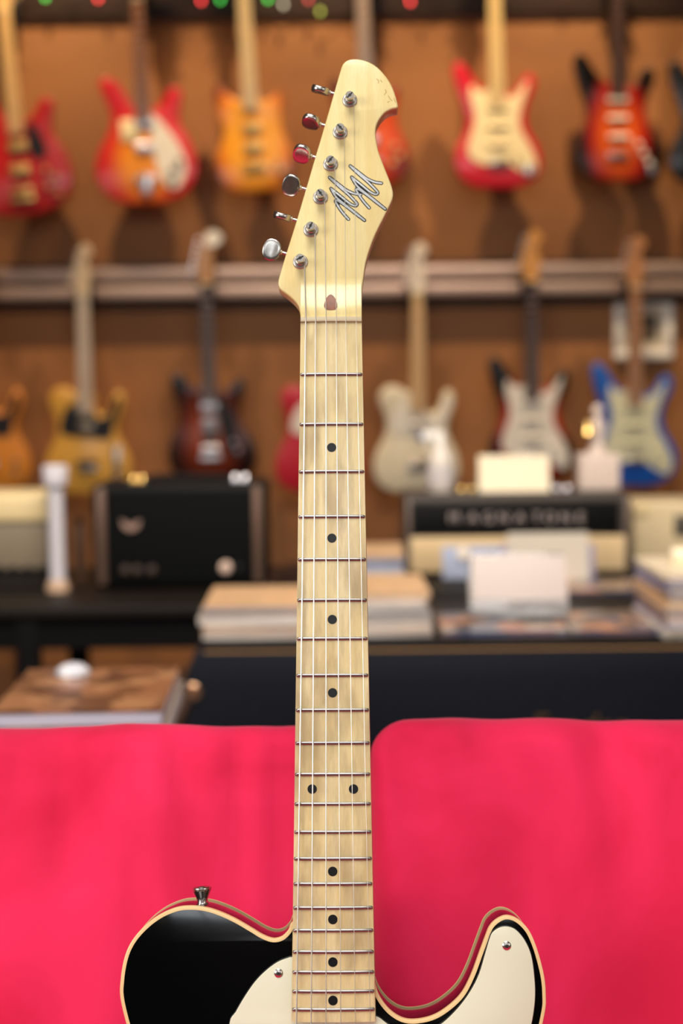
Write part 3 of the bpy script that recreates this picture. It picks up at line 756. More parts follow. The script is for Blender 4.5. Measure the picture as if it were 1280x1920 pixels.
red = mat('cherry_red_lacquer', srgb(176, 24, 26), 0.3, coat=0.35)
hot = mat('hot_red_lacquer', srgb(208, 20, 44), 0.3, coat=0.35)
fire = burst('fire_burst', srgb(240, 150, 40), srgb(214, 40, 40), srgb(196, 24, 36), 0.15, 0.19, 0.24, 0.35, 0.72)
amber = burst('amber_burst', srgb(244, 168, 44), srgb(226, 124, 24), srgb(120, 50, 14), 0.19, 0.15, 0.26, 0.55, 0.85)
tobacco = burst('red_sunburst', srgb(226, 96, 30), srgb(168, 30, 22), srgb(10, 7, 7), 0.16, 0.135, 0.25, 0.40, 0.74)
darkburst = burst('dark_sunburst', srgb(150, 62, 22), srgb(92, 32, 14), srgb(10, 8, 8), 0.18, 0.15, 0.25, 0.3, 0.65)
burst3 = burst('three_tone_sunburst', srgb(220, 120, 40), srgb(170, 24, 18), srgb(10, 8, 8), 0.17, 0.14, 0.27, 0.45, 0.72)
rburst = burst('orange_red_burst', srgb(224, 86, 24), srgb(190, 48, 20), srgb(70, 14, 10), 0.18, 0.16, 0.24, 0.4, 0.8)
butter = mat('butterscotch_lacquer', srgb(222, 168, 72), 0.3, coat=0.6, var=0.06, scale=12, stretch=(6, 6, 1))
honey = mat('honey_lacquer', srgb(222, 140, 44), 0.3, coat=0.6, var=0.08, scale=12, stretch=(6, 6, 1))
whitel = mat('aged_white_lacquer', srgb(232, 222, 196), 0.3, coat=0.6)
blue = mat('lake_blue_lacquer', srgb(24, 92, 190), 0.3, coat=0.35)
blackl = mat('black_lacquer', srgb(16, 15, 16), 0.3, coat=0.35)
mint = mat('mint_guard', srgb(224, 224, 194), 0.35)
black_guard = mat('black_guard', srgb(22, 22, 28), 0.35)
white_guard = mat('white_guard', srgb(236, 230, 220), 0.35)
cream_guard = mat('cream_guard', srgb(248, 232, 186), 0.35)

SSS = lambda m: [(0, 290, 76, 18, m), (0, 225, 76, 18, m), (2, 158, 78, 18, m)]
wg = []
# upper row
g = wall_guitar('electric_guitar', 'cherry red semi-hollow guitar with black pickguard, upper row beside the frame edge', RICK, red, 48, 405, tilt=-4, neckm=maple_far, head=GHEAD, pg=[(40, 330), (70, 320), (100, 250), (95, 205), (60, 200), (40, 240)], pgm=black_guard, pickups=[(0, 250, 72, 38, gilt), (0, 165, 72, 38, gilt)], hw=gilt, knobs=[(95, 160, gilt), (130, 130, gilt), (100, 100, gilt), (135, 70, gilt)], extra={'tailpiece': ((0, 60, 26), (90, 12, 20), gilt, 3)}); wg.append((g, 'cherry red semi-hollow guitar'))
g = wall_guitar('electric_guitar', 'red double-horned guitar with orange centre and split white pickguards, upper row', RICK, fire, 277, 384, tilt=-1.5, neckm=rose_far, boardm=mat('lacquered_rosewood', srgb(120, 72, 36), 0.4), head=GHEAD,
    pg=[(20, 320), (45, 315), (85, 270), (130, 200), (150, 130), (130, 70), (100, 50), (70, 70), (45, 130), (30, 210)], pgm=white_guard, pickups=[(0, 290, 70, 30, bright), (0, 205, 70, 30, bright)], hw=bright, knobs=[(100, 120, blackl), (125, 150, blackl), (95, 80, blackl)],
    extra={'upper_guard': ((-48, 268, 24), (72, 5, 76), cream_guard, 2), 'tailpiece': ((2, 70, 27), (34, 12, 80), bright, 5)}); wg.append((g, 'red double-horned guitar'))
g = wall_guitar('electric_guitar', 'amber flame-top double-cut guitar with pale neck, upper row beside the tuners', DUO, amber, 482, 360, tilt=-3, yaw=-3, neckm=maple_far, boardm=mat('pale_fretboard', srgb(226, 200, 150), 0.35, coat=0.3), head=GHEAD, pickups=[(0, 230, 70, 36, gilt), (0, 160, 70, 36, gilt)], hw=gilt, knobs=[(85, 100, gilt), (105, 70, gilt)]); wg.append((g, 'amber double-cut guitar'))
g = wall_guitar('electric_guitar', 'orange-red burst double-cut guitar half hidden by the front headstock', DUO, rburst, 694, 350, tilt=-2, neckm=rose_far, boardm=mat('grey_fretboard', srgb(150, 130, 118), 0.35), head=GHEAD, pickups=[(0, 250, 72, 38, bright), (0, 165, 72, 38, bright)], hw=bright, knobs=[(95, 140, gilt), (115, 105, gilt), (85, 80, gilt)]); wg.append((g, 'orange-red burst guitar'))
g = wall_guitar('electric_guitar', 'hot red double-cut guitar with cream pickguard and blank maple neck, upper row', STRAT, hot, 934, 354, tilt=-1.5, yaw=4, neckm=maple_far, boardm=mat('blond_fretboard', srgb(240, 208, 140), 0.35, coat=0.4), pg=PG_STRAT, pgm=cream_guard, pickups=[(0, 290, 76, 18, cream_guard), (0, 225, 76, 18, cream_guard), (2, 158, 78, 18, cream_guard)], knobs=[(70, 120, cream_guard), (92, 85, cream_guard)], hw=chrome, extra={'jack_plate': ((115, 62, 22), (30, 6, 40), bright, 2)}); wg.append((g, 'hot red guitar with cream pickguard'))
g = wall_guitar('electric_guitar', 'black-edged red sunburst guitar with three pale pickups, upper row', STRAT, tobacco, 1156, 340, tilt=-1, yaw=8, neckm=rose_far, pickups=SSS(white_plastic), knobs=[(75, 130, white_plastic), (95, 95, white_plastic), (115, 62, white_plastic)], hw=bright, extra={'jack_plate': ((128, 40, 22), (26, 6, 36), bright, 2)}); wg.append((g, 'red sunburst guitar'))
g = wall_guitar('electric_guitar', 'all-black guitar at the upper row end, cut by the frame edge', STRAT, blackl, 1335, 350, tilt=-1, neckm=rose_far, pg=PG_STRAT, pgm=black_guard, pickups=SSS(black_plastic), hw=chrome, headm=blackl); wg.append((g, 'all-black guitar'))
# lower row
g = wall_guitar('electric_guitar', 'honey amber single-cut guitar with black guard, lower row beside the frame edge', TELE, honey, -22, 920, neckm=maple_far, pg=PG_TELE, pgm=black_guard, pickups=[(0, 250, 66, 18, chrome), (0, 120, 80, 22, chrome)], knobs=[(112, 110, chrome), (112, 70, chrome)]); wg.append((g, 'honey amber single-cut guitar'))
g = wall_guitar('electric_guitar', 'butterscotch single-cut guitar with black pickguard and maple neck, lower row', TELE, butter, 168, 925, neckm=maple_far, boardm=mat('grey_worn_maple', srgb(206, 186, 160), 0.35, coat=0.3), headm=mat('greyed_maple_headstock', srgb(214, 190, 160), 0.35), yaw=-6, pg=PG_TELE, pgm=black_guard, pickups=[(0, 250, 66, 18, chrome), (0, 112, 80, 26, black_plastic)], knobs=[(112, 110, chrome), (112, 70, chrome)], extra={'control_plate': ((112, 105, 22), (30, 4, 150), chrome, 1)}); wg.append((g, 'butterscotch guitar'))
g = wall_guitar('electric_guitar', 'dark sunburst offset guitar with two chrome pickups and white-tipped headstock, lower row', OFFS, darkburst, 396, 905, tilt=-0.5, yaw=7, neckm=rose_far, head=PADDLE, headm=mat('walnut_headstock', srgb(186, 138, 92), 0.4), pickups=[(0, 280, 66, 42, bright), (0, 118, 66, 42, bright)], knobs=[(85, 150, bright), (100, 118, bright)], hw=bright, pg=[(25, 320), (60, 300), (90, 250), (100, 180), (95, 120), (60, 110), (40, 200)], pgm=black_guard, extra={'pickup_cover': ((0, 200, 25), (60, 8, 90), mat('silver_guard', srgb(150, 146, 150), 0.3, 0.7), 2)}); wg.append((g, 'dark sunburst offset guitar'))
hc = slab('headstock_tip', [(x, NUTZ + z) for x, z in spline([(4, 138), (0, 160), (8, 184), (26, 192), (48, 186), (61, 170), (54, 150), (32, 138)], 3)], 27.5, 11, TW, white_plastic, g, 1.2, 1)
g = wall_guitar('electric_guitar', 'crimson single-cut guitar mostly hidden behind the front neck, lower row', TELE, mat('crimson_lacquer', srgb(190, 26, 48), 0.3, coat=0.35), 598, 922, neckm=rose_far, pg=PG_TELE, pgm=white_guard, pickups=[(0, 250, 66, 18, chrome), (0, 112, 80, 26, black_plastic)]); wg.append((g, 'crimson guitar'))
g = wall_guitar('electric_guitar', 'aged white single-cut guitar with white headstock and maple neck, lower row', TELE, whitel, 780, 922, tilt=0.3, yaw=10, neckm=maple_far, headm=mat('white_headstock', srgb(240, 228, 214), 0.35), pg=PG_TELE, pgm=white_guard, pickups=[(0, 250, 66, 18, chrome), (0, 112, 80, 26, chrome)], knobs=[(112, 110, chrome), (112, 70, chrome)]); wg.append((g, 'aged white guitar'))
g = wall_guitar('electric_guitar', 'black-edged sunburst guitar with big white pickguard and amber headstock, lower row', STRAT, burst3, 994, 900, yaw=6, neckm=rose_far, headm=mat('amber_headstock', srgb(216, 150, 58), 0.35, coat=0.4), pg=PG_STRAT, pgm=white_guard, pickups=SSS(white_guard), knobs=[(75, 130, white_plastic), (95, 95, white_plastic)]); wg.append((g, 'white-guard sunburst guitar'))
g = wall_guitar('electric_guitar', 'bright blue double-cut guitar with pale mint pickguard, lower row', STRAT, blue, 1186, 910, yaw=2, neckm=mat('brown_maple', srgb(170, 116, 70), 0.4), headm=mat('tan_headstock', srgb(190, 132, 84), 0.4), pg=PG_STRAT, pgm=mint, pickups=SSS(mint), knobs=[(75, 130, mint), (95, 95, mint)]); wg.append((g, 'bright blue guitar'))
bpy.context.view_layer.update()
for g, what in wg: hanger(g, 'black padded yoke hanger holding the ' + what)

# framed print on the wall
pc = P(1206, 616, WALL_Y - 0.012)
fr = empty('picture_frame', pc); tag(fr, 'small white framed print on the wall behind the blue guitar neck', 'picture')
fw, fh = 0.222, 0.228
bm = bmesh.new()
for c, s in (((0, 0, fh / 2 - 0.016), (fw, 0.024, 0.032)), ((0, 0, -fh / 2 + 0.016), (fw, 0.024, 0.032)), ((fw / 2 - 0.016, 0, 0), (0.032, 0.024, fh - 0.064)), ((-fw / 2 + 0.016, 0, 0), (0.032, 0.024, fh - 0.064))): box_bm(bm, c, s, 0.004)
from_bm('frame', bm, white_plastic, fr)
box('mat_board', (0, 0.004, 0), (fw - 0.05, 0.006, fh - 0.05), mat('mat_board', srgb(214, 202, 182), 0.8), fr)
box('print', (0.008, -0.0005, 0.004), (0.085, 0.004, 0.10), mat('grey_print', srgb(92, 80, 66), 0.6, var=0.6, scale=35), fr)

# coloured fairy lights along the top board
fl = empty('fairy_lights', (0, WALL_Y - 0.085, zt)); tag(fl, 'string of small coloured fairy lights along the top wall board', 'fairy lights')
BULB = [(40, -30, 'amber'), (85, -6, 'green'), (130, -22, 'amber'), (184, -4, 'red'), (240, -26, 'green'), (310, -20, 'amber'), (377, 0, 'red'), (413, -2, 'green'), (502, -3, 'green'), (531, 8, 'white'), (578, -2, 'dim_red'), (600, 21, 'olive'), (680, -16, 'white'), (769, 2, 'red'), (850, -24, 'green'), (960, -26, 'amber'), (1060, -22, 'red'), (1180, -26, 'green')]
BC = {'red': ((1, .06, .06, 1), 5.5), 'green': ((.10, .9, .12, 1), 3.2), 'amber': ((1, .55, .1, 1), 2.0), 'white': ((.7, .68, .5, 1), 2.2), 'dim_red': ((.9, .12, .1, 1), 2.2), 'olive': ((.5, .6, .1, 1), 2.4)}
wire = []
for px, py, c in BULB:
    p = P(px, py, WALL_Y - 0.085) - fl.location
    col, st = BC[c]
    m = mat('bulb_' + c, col, 0.3, emit=col, estr=st)
    b = lathe('bulb', [(0, -0.011), (0.004, -0.009), (0.0062, -0.003), (0.0058, 0.004), (0.0035, 0.010), (0, 0.011)], m, fl, Matrix.Translation(p), 12)
    lathe('socket', [(0.0045, 0.007), (0.0045, 0.022), (0.002, 0.024)], black_plastic, b, Matrix.Translation(p), 10)
    wire.append(p + Vector((0, 0, 0.024)))
wp = []
for a, b in zip(wire, wire[1:]):
    for k in range(6):
        t = k / 6; q = a.lerp(b, t); q.z -= 0.0 * t; q.y += 0.012 * math.sin(math.pi * t); wp.append(q)
tube('wire', wp + [wire[-1]], 0.0016, mat('green_wire', srgb(20, 36, 22), 0.5), fl, 6)

# ------------------------------------------------------------------ cases, table and amplifiers
TY = 2.80
ztop = P(800, 1207, TY).z
navy = mat('navy_black_vinyl', srgb(10, 15, 26), 0.6, spec=0.25, var=0.15, scale=60, bump=0.1)
cx0, cx1 = P(332, 1300, TY).x, P(1430, 1300, TY).x
case = empty('speaker_case', ((cx0 + cx1) / 2, TY, 0)); tag(case, 'wide navy black vinyl case behind the sofa carrying magazines and a cream amplifier', 'case')
W_ = cx1 - cx0; D_ = 0.52
o_ = [(-W_ / 2, 0.02), (W_ / 2, 0.02), (W_ / 2, ztop - 0.06), (W_ / 2 - 0.03, ztop - 0.012), (-W_ / 2 + 0.033, ztop - 0.012), (-W_ / 2 + 0.006, ztop - 0.075)]
slab('shell', o_, 0, D_, lambda x, z, d: Vector((x, d, z)), navy, case, 0.006, 2)
box('lid', (0.014, D_ / 2 + 0.006, ztop - 0.006), (W_ - 0.075, D_ - 0.012, 0.012), mat('black_lid', srgb(12, 12, 14), 0.5, spec=0.3), case, 0.003)
tube('edge_piping', [(-W_ / 2 + 0.05, 0.002, ztop - 0.012), (W_ / 2 - 0.04, 0.002, ztop - 0.012)], 0.0022, mat('tan_piping', srgb(150, 112, 66), 0.5), case, 8)
rp = P(361, 1298, TY) - case.location
Mx = Matrix.Translation(rp) @ Matrix.Rotation(math.pi / 2, 4, 'X')
stud = lathe('corner_stud', [(0.0165, -0.002), (0.0165, 0.002), (0.013, 0.005), (0.008, 0.0045), (0.007, 0.006), (0, 0.0065)], mat('tan_brass', srgb(190, 150, 118), 0.35, 0.9), case, Mx, 20)
me = text_meshes('Fender', 0.062, 0.001, 0.35)
sp_ = P(986, 1382, TY) - case.location
so = link('script_lettering', me, mat('tarnished_gold', srgb(120, 92, 62), 0.4, 0.6), case, False, sp_ + Vector((0, -0.0015, 0)), (math.pi / 2, 0, 0))

zt2 = P(300, 1106, 3.60).z
tb = empty('low_table', (P(180, 1130, 3.35).x, 3.7, 0)); tag(tb, 'black low table under the black amplifier', 'table')
tx0, tx1 = P(-160, 1130, 3.35).x - tb.location.x, P(512, 1130, 3.35).x - tb.location.x
tabm = mat('black_table', srgb(24, 19, 15), 0.5, spec=0.3, var=0.2, scale=10)
box('tabletop', ((tx0 + tx1) / 2, 0, zt2 - 0.0125), (tx1 - tx0, 0.70, 0.025), tabm, tb, 0.004)
box('apron', ((tx0 + tx1) / 2, -0.325, zt2 - 0.06), (tx1 - tx0 - 0.05, 0.02, 0.07), mat('black_apron', srgb(8, 8, 9), 0.8, spec=0.15), tb)
lx = P(52, 1180, 3.37).x - tb.location.x
for x in (lx, tx1 - 0.04):
    for y in (-0.32, 0.32): box('leg', (x, y, (zt2 - 0.025) / 2), (0.048, 0.045, zt2 - 0.025), mat('black_apron', srgb(8, 8, 9), 0.8, spec=0.15), tb, 0.003)

tb2 = empty('low_cabinet', (0.42, 3.7, 0)); tag(tb2, 'black low cabinet behind the navy case, under the cream and black amplifier', 'cabinet')
t2x0 = P(520, 1130, 3.35).x - 0.42
box('carcass', ((t2x0 + 0.62) / 2, 0.0, ztop / 2), (0.62 - t2x0, 0.68, ztop - 0.004), mat('black_apron', srgb(8, 8, 9), 0.8, spec=0.15), tb2, 0.004)
box('top', ((t2x0 + 0.62) / 2, 0.0, ztop - 0.006), (0.624 - t2x0, 0.70, 0.012), mat('black_lid', srgb(12, 12, 14), 0.5), tb2, 0.002)

# black amplifier head on the table
tolex = mat('black_tolex', srgb(13, 14, 15), 0.65, spec=0.25, var=0.1, scale=200, bump=0.15)
trimm = mat('bronze_trim', srgb(126, 100, 84), 0.35, 0.5)
AY = 3.60
a0, a1 = P(174, 1100, AY), P(500, 1100, AY)
amp = empty('amplifier_head', ((a0.x + a1.x) / 2, AY, zt2)); tag(amp, 'black amplifier head with bronze side strips on the low black table', 'amplifier')
aw = a1.x - a0.x; ah = P(330, 908, AY).z - zt2 - 0.008
box('cabinet', (0, 0.11, 0.008 + ah / 2), (aw, 0.22, ah), tolex, amp, 0.012, 3)
box('front_panel', (0, -0.001, 0.008 + ah / 2), (aw - 0.05, 0.006, ah - 0.03), mat('black_grille_cloth', srgb(9, 11, 12), 0.85, spec=0.15, var=0.15, scale=400), amp, 0.002)
for px in (191, 483): box('trim_strip', (P(px, 1000, AY).x - amp.location.x, -0.004, 0.008 + ah / 2), (0.020, 0.010, ah - 0.012), trimm, amp, 0.003)
ec = P(246, 982, AY) - amp.location
arc = [(0.021 * math.cos(t), 0.017 * math.sin(t)) for t in [math.pi + math.pi * k / 14 for k in range(15)]] + [(0.023, 0.011), (0.010, 0.004), (0.0, -0.003), (-0.010, 0.004), (-0.023, 0.011)]
slab('emblem', arc, 0.004, 0.010, lambda x, z, d: ec + Vector((x, -d, z)), mat('bronze_badge', srgb(196, 164, 146), 0.35, 0.5), amp, 0.001, 1)
for px in (236, 258, 285):
    c = P(px, 1068, AY) - amp.location
    lathe('control_knob', [(0.011, 0.002), (0.010, 0.012), (0.004, 0.014), (0, 0.014)], mat('dim_bronze_knob', srgb(70, 54, 44), 0.5), amp, Matrix.Translation(c) @ Matrix.Rotation(math.pi / 2, 4, 'X'), 16)
c = P(423, 1064, AY) - amp.location
lathe('pilot_jewel', [(0.015, 0.002), (0.015, 0.006), (0.011, 0.012), (0, 0.015)], mat('pale_jewel', srgb(236, 206, 186), 0.3), amp, Matrix.Translation(c) @ Matrix.Rotation(math.pi / 2, 4, 'X'), 18)
c = P(448, 1064, AY) - amp.location
lathe('power_switch', [(0.010, 0.002), (0.010, 0.006), (0.003, 0.007), (0.003, 0.016), (0, 0.017)], black_plastic, amp, Matrix.Translation(c) @ Matrix.Rotation(math.pi / 2, 4, 'X'), 14)
hx = [P(265, 905, AY + 0.07).x - amp.location.x, P(440, 905, AY + 0.07).x - amp.location.x]
tube('handle', [(hx[0], 0.08, ah + 0.012), (hx[0] + 0.03, 0.08, ah + 0.020), (hx[1] - 0.03, 0.08, ah + 0.020), (hx[1], 0.08, ah + 0.012)], 0.007, tolex, amp, 8)
for i, x in enumerate(hx):
    for dx in (0, -0.02 if i == 0 else 0.024):
        lathe('handle_cap', [(0.012, 0), (0.012, 0.006), (0.006, 0.015), (0, 0.017)], (gilt, bright)[i], amp, Matrix.Translation((x + dx, 0.08, ah + 0.008)), 16)

# white tube on the table
tp_ = PZ(109, 1108, zt2)
wt = empty('white_tube', tp_); tag(wt, 'slim white upright tube with a wider cap, before the butterscotch guitar', 'tube')
hgt = P(112, 872, tp_.y).z - zt2
wtm = mat('cool_white_tube', srgb(222, 218, 224), 0.4)
lathe('shaft', [(0.0185, 0.02), (0.0185, hgt - 0.05)], wtm, wt, None, 28)
lathe('cap', [(0.0185, hgt - 0.055), (0.028, hgt - 0.045), (0.030, hgt - 0.006), (0.026, hgt), (0, hgt)], wtm, wt, None, 28)
lathe('foot', [(0.027, 0), (0.027, 0.014), (0.020, 0.026), (0, 0.026)], mat('tan_foot', srgb(206, 172, 142), 0.5), wt, None, 28)
tc_ = PZ(152, 1095, zt2 )
cn = empty('canister', (tc_.x, 3.72, zt2)); tag(cn, 'narrow brown canister between the white tube and the black amplifier', 'canister')
lathe('shell', [(0.012, 0), (0.013, 0.004), (0.013, 0.135), (0.011, 0.14), (0, 0.14)], mat('brown_tin', srgb(112, 84, 66), 0.4, 0.4), cn, None, 18)
lathe('cap', [(0.0095, 0.14), (0.0095, 0.158), (0, 0.16)], black_plastic, cn, None, 18)

# cream-topped amplifier at the left end of the table
ca0 = P(-70, 1085, 3.66); ca1 = P(96, 1085, 3.66)
camp = empty('combo_amplifier', ((ca0.x + ca1.x) / 2, 3.66, zt2)); tag(camp, 'grey-fronted amplifier with cream top and black knobs at the table end', 'amplifier')
cw = ca1.x - ca0.x; ch = P(40, 926, 3.66).z - zt2
creamt = mat('cream_vinyl', srgb(250, 226, 170), 0.5, var=0.05)
box('cabinet', (0, 0.10, ch * 0.36), (cw - 0.006, 0.19, ch * 0.72), mat('dark_cab', srgb(40, 34, 28), 0.6), camp, 0.004)
box('top', (0, 0.10, ch * 0.845), (cw, 0.20, ch * 0.31), creamt, camp, 0.012, 3)
box('grille', (0, 0.002, ch * 0.44), (cw - 0.012, 0.01, ch * 0.48), mat('grey_grille', srgb(140, 126, 104), 0.6, var=0.15, scale=60, stretch=(1, 1, 12)), camp, 0.002)
for k in range(6):
    lathe('knob', [(0.011, 0), (0.0095, 0.014), (0, 0.016)], black_plastic, camp, Matrix.Translation((-cw / 2 + 0.02 + k * (cw - 0.04) / 5, 0.004, ch * 0.20)) @ Matrix.Rotation(math.pi / 2, 4, 'X'), 12)

# wooden stool under the table end
sp2 = P(2, 1150, 4.3)
st = empty('wooden_stool', (sp2.x, 4.3, 0)); tag(st, 'small orange-brown wooden stool under the left end of the table', 'stool')
stm = mat('orange_wood', srgb(150, 84, 34), 0.4, var=0.2, scale=8, stretch=(6, 6, 1))
lathe('seat', [(0.10, 0.45), (0.105, 0.455), (0.105, 0.48), (0.10, 0.485), (0, 0.485)], stm, st, None, 28)
for k in range(4):
    a = math.pi / 4 + k * math.pi / 2
    tube('leg', [(0.07 * math.cos(a), 0.07 * math.sin(a), 0.455), (0.11 * math.cos(a), 0.11 * math.sin(a), 0.0)], 0.014, stm, st, 10)

# cream and black amplifier head on the case
RY = 3.72
zc = ztop
r0, r1 = P(759, 1085, RY), P(1181, 1080, RY)
ramp = empty('amplifier_head', ((r0.x + r1.x) / 2, RY, zc)); tag(ramp, 'cream and black amplifier head with a row of silver letters, on the case', 'amplifier')
rw = r1.x - r0.x; rb = max(0.010, P(970, 1084, RY).z - zc); rt = P(970, 926, RY).z - zc
rm = P(970, 1003, RY).z - zc
box('cabinet', (0, 0.115, (rb + rt) / 2), (rw, 0.22, rt - rb), mat('grey_brown_tolex', srgb(70, 62, 56), 0.55, var=0.1, scale=100), ramp, 0.010, 3)
box('upper_panel', (-0.004, 0.002, (rm + rt) / 2 - 0.008), (rw - 0.045, 0.012, rt - rm - 0.022), mat('black_panel', srgb(8, 9, 10), 0.5, spec=0.2), ramp, 0.002)
box('grille', (0, -0.001, (rb + rm) / 2), (rw - 0.020, 0.014, rm - rb - 0.006), mat('cream_grille', srgb(222, 194, 148), 0.7, var=0.06, scale=150), ramp, 0.004)
for s in (-1, 1): box('edge_trim', (s * (rw / 2 - 0.010), -0.003, (rb + rt) / 2), (0.008, 0.012, rt - rb - 0.012), mat('silver_trim', srgb(150, 134, 124), 0.35, 0.7), ramp, 0.002)
for x in (-rw / 2 + 0.05, rw / 2 - 0.05):
    for y in (0.03, 0.2): lathe('foot', [(0.014, 0), (0.016, rb + 0.004)], black_plastic, ramp, Matrix.Translation((x, y, 0)), 12)
letm = mat('silver_letters', srgb(206, 190, 184), 0.4, 0.3)
for chx, px in zip('MAGNATONE', (851, 886, 915, 944, 975, 1006, 1031, 1060, 1089)):
    me = text_meshes(chx, 0.034, 0.0015)
    xs_ = [v.co.x for v in me.vertices]; off = (min(xs_) + max(xs_)) / 2
    c = P(px, 970, RY - 0.006) - ramp.location
    lo = link('letter', me, letm, ramp, False, (c.x - off, -0.006, c.z - 0.012), (math.pi / 2, 0, 0))
hx = [P(872, 917, RY + 0.1).x - ramp.location.x, P(1050, 917, RY + 0.1).x - ramp.location.x]
tube('handle', [(hx[0], 0.1, rt + 0.006), (hx[0] + 0.03, 0.1, rt + 0.012), (hx[1] - 0.03, 0.1, rt + 0.012), (hx[1], 0.1, rt + 0.006)], 0.006, black_plastic, ramp, 8)
for i, x in enumerate(hx):
    for dx in (-0.01, 0.017): lathe('handle_cap', [(0.012, 0), (0.012, 0.006), (0.006, 0.014), (0, 0.016)], (gilt, bright)[i], ramp, Matrix.Translation((x + dx, 0.1, rt)), 16)

# things on top of that amplifier
za = zc + rt + 0.001
def on_amp(px, y=3.85): return Vector((P(px, 920, y).x, y, za))
cd_ = empty('blank_card', on_amp(962, 3.77)); tag(cd_, 'blank cream tent card standing on the cream and black amplifier', 'card')
cwid, chei = 0.168, P(962, 852, 3.77).z - za
cardm = mat('cream_card', srgb(250, 236, 204), 0.7)
for s in (-1, 1): box('leaf', (0, s * 0.018, chei / 2), (cwid, 0.0016, chei), cardm, cd_, 0, rot=Matrix.Rotation(s * math.radians(18), 3, 'X'))
bo_ = empty('spray_bottle', on_amp(826, 3.80)); tag(bo_, 'frosted white bottle with blue nozzle on the amplifier before the white guitar', 'bottle')
frost = mat('frosted_plastic', srgb(226, 216, 204), 0.35)
bh = P(826, 828, 3.80).z - za
lathe('vessel', [(0.030, 0), (0.033, 0.004), (0.033, bh * 0.60), (0.028, bh * 0.74), (0.014, bh * 0.88), (0.011, bh * 0.95), (0, bh * 0.95)], frost, bo_, None, 28)
lathe('collar', [(0.0135, bh * 0.90), (0.0135, bh * 1.02), (0.010, bh * 1.06), (0, bh * 1.06)], white_plastic, bo_, None, 20)
bm = bmesh.new(); box_bm(bm, (-0.018, 0, bh * 1.12), (0.056, 0.018, 0.024), 0.005); from_bm('spray_head', bm, white_plastic, bo_)
box('nozzle', (-0.047, 0, bh * 1.08), (0.014, 0.015, 0.020), mat('blue_nozzle', srgb(70, 90, 140), 0.4), bo_, 0.003)
tube('trigger', [(-0.025, 0, bh * 1.05), (-0.032, 0, bh * 0.98), (-0.030, 0, bh * 0.88)], 0.0045, white_plastic, bo_, 8)
lathe('label_band', [(0.0334, bh * 0.18), (0.0336, bh * 0.2), (0.0336, bh * 0.5), (0.0334, bh * 0.52)], mat('pale_label', srgb(214, 208, 206), 0.6, var=0.15, scale=60), bo_, None, 28)

fg = empty('figurine', on_amp(1119, 3.82)); tag(fg, 'white and gold figurine on a fluted white plinth, before the blue guitar', 'figurine')
ivory = mat('ivory_resin', srgb(232, 214, 200), 0.4)
ph = P(1119, 850, 3.82).z - za; tot = P(1119, 758, 3.82).z - za
box('plinth', (0, 0, ph / 2), (0.098, 0.08, ph), ivory, fg, 0.004)
for k in range(6): tube('flute', [(-0.041 + k * 0.0165, -0.040, 0.008), (-0.041 + k * 0.0165, -0.040, ph - 0.008)], 0.0045, ivory, fg, 8)
fh_ = tot - ph
lathe('torso', [(0.022, 0), (0.024, 0.008), (0.014, fh_ * 0.28), (0.020, fh_ * 0.48), (0.019, fh_ * 0.62), (0.008, fh_ * 0.72), (0.007, fh_ * 0.78), (0, fh_ * 0.78)], ivory, fg, Matrix.Translation((0, 0, ph)), 20)
lathe('head', [(0, 0), (0.010, 0.005), (0.0135, 0.014), (0.012, 0.024), (0.006, 0.030), (0, 0.031)], ivory, fg, Matrix.Translation((0, 0, ph + fh_ * 0.74)), 18)
tube('arm', [(-0.016, 0, ph + fh_ * 0.60), (-0.028, -0.008, ph + fh_ * 0.45), (-0.026, -0.022, ph + fh_ * 0.50)], [0.0065, 0.0055, 0.005], ivory, fg, 8)
tube('arm', [(0.016, 0, ph + fh_ * 0.60), (0.028, -0.004, ph + fh_ * 0.42), (0.020, -0.022, ph + fh_ * 0.34)], [0.0065, 0.0055, 0.005], mat('blue_sleeve', srgb(120, 130, 160), 0.5), fg, 8)
lathe('bell', [(0.004, 0.030), (0.010, 0.028), (0.014, 0.012), (0.020, 0.0), (0, 0.0)], gilt, fg, Matrix.Translation((-0.027, -0.024, ph + fh_ * 0.42)), 20)

# cream cabinet behind, at the right
qb = empty('cream_cabinet', (P(1290, 1000, 3.95).x, 3.95, zc)); tag(qb, 'cream vinyl cabinet with dark badge beside the cream and black amplifier', 'cabinet')
qh = P(1250, 942, 3.95).z - zc; qw = P(1395, 1000, 3.95).x - P(1188, 1000, 3.95).x
box('shell', (0, 0.11, qh / 2), (qw, 0.22, qh), mat('cream_vinyl_pale', srgb(236, 214, 170), 0.6, var=0.05), qb, 0.012, 3)
box('badge', (P(1278, 985, 3.95).x - qb.location.x, -0.002, P(1278, 985, 3.95).z - zc), (0.040, 0.006, 0.052), mat('dark_badge', srgb(92, 84, 74), 0.5), qb, 0.002)
for x in (-qw / 2 + 0.02, qw / 2 - 0.02): box('corner_guard', (x, 0.0, qh - 0.018), (0.036, 0.012, 0.030), creamt, qb, 0.004)

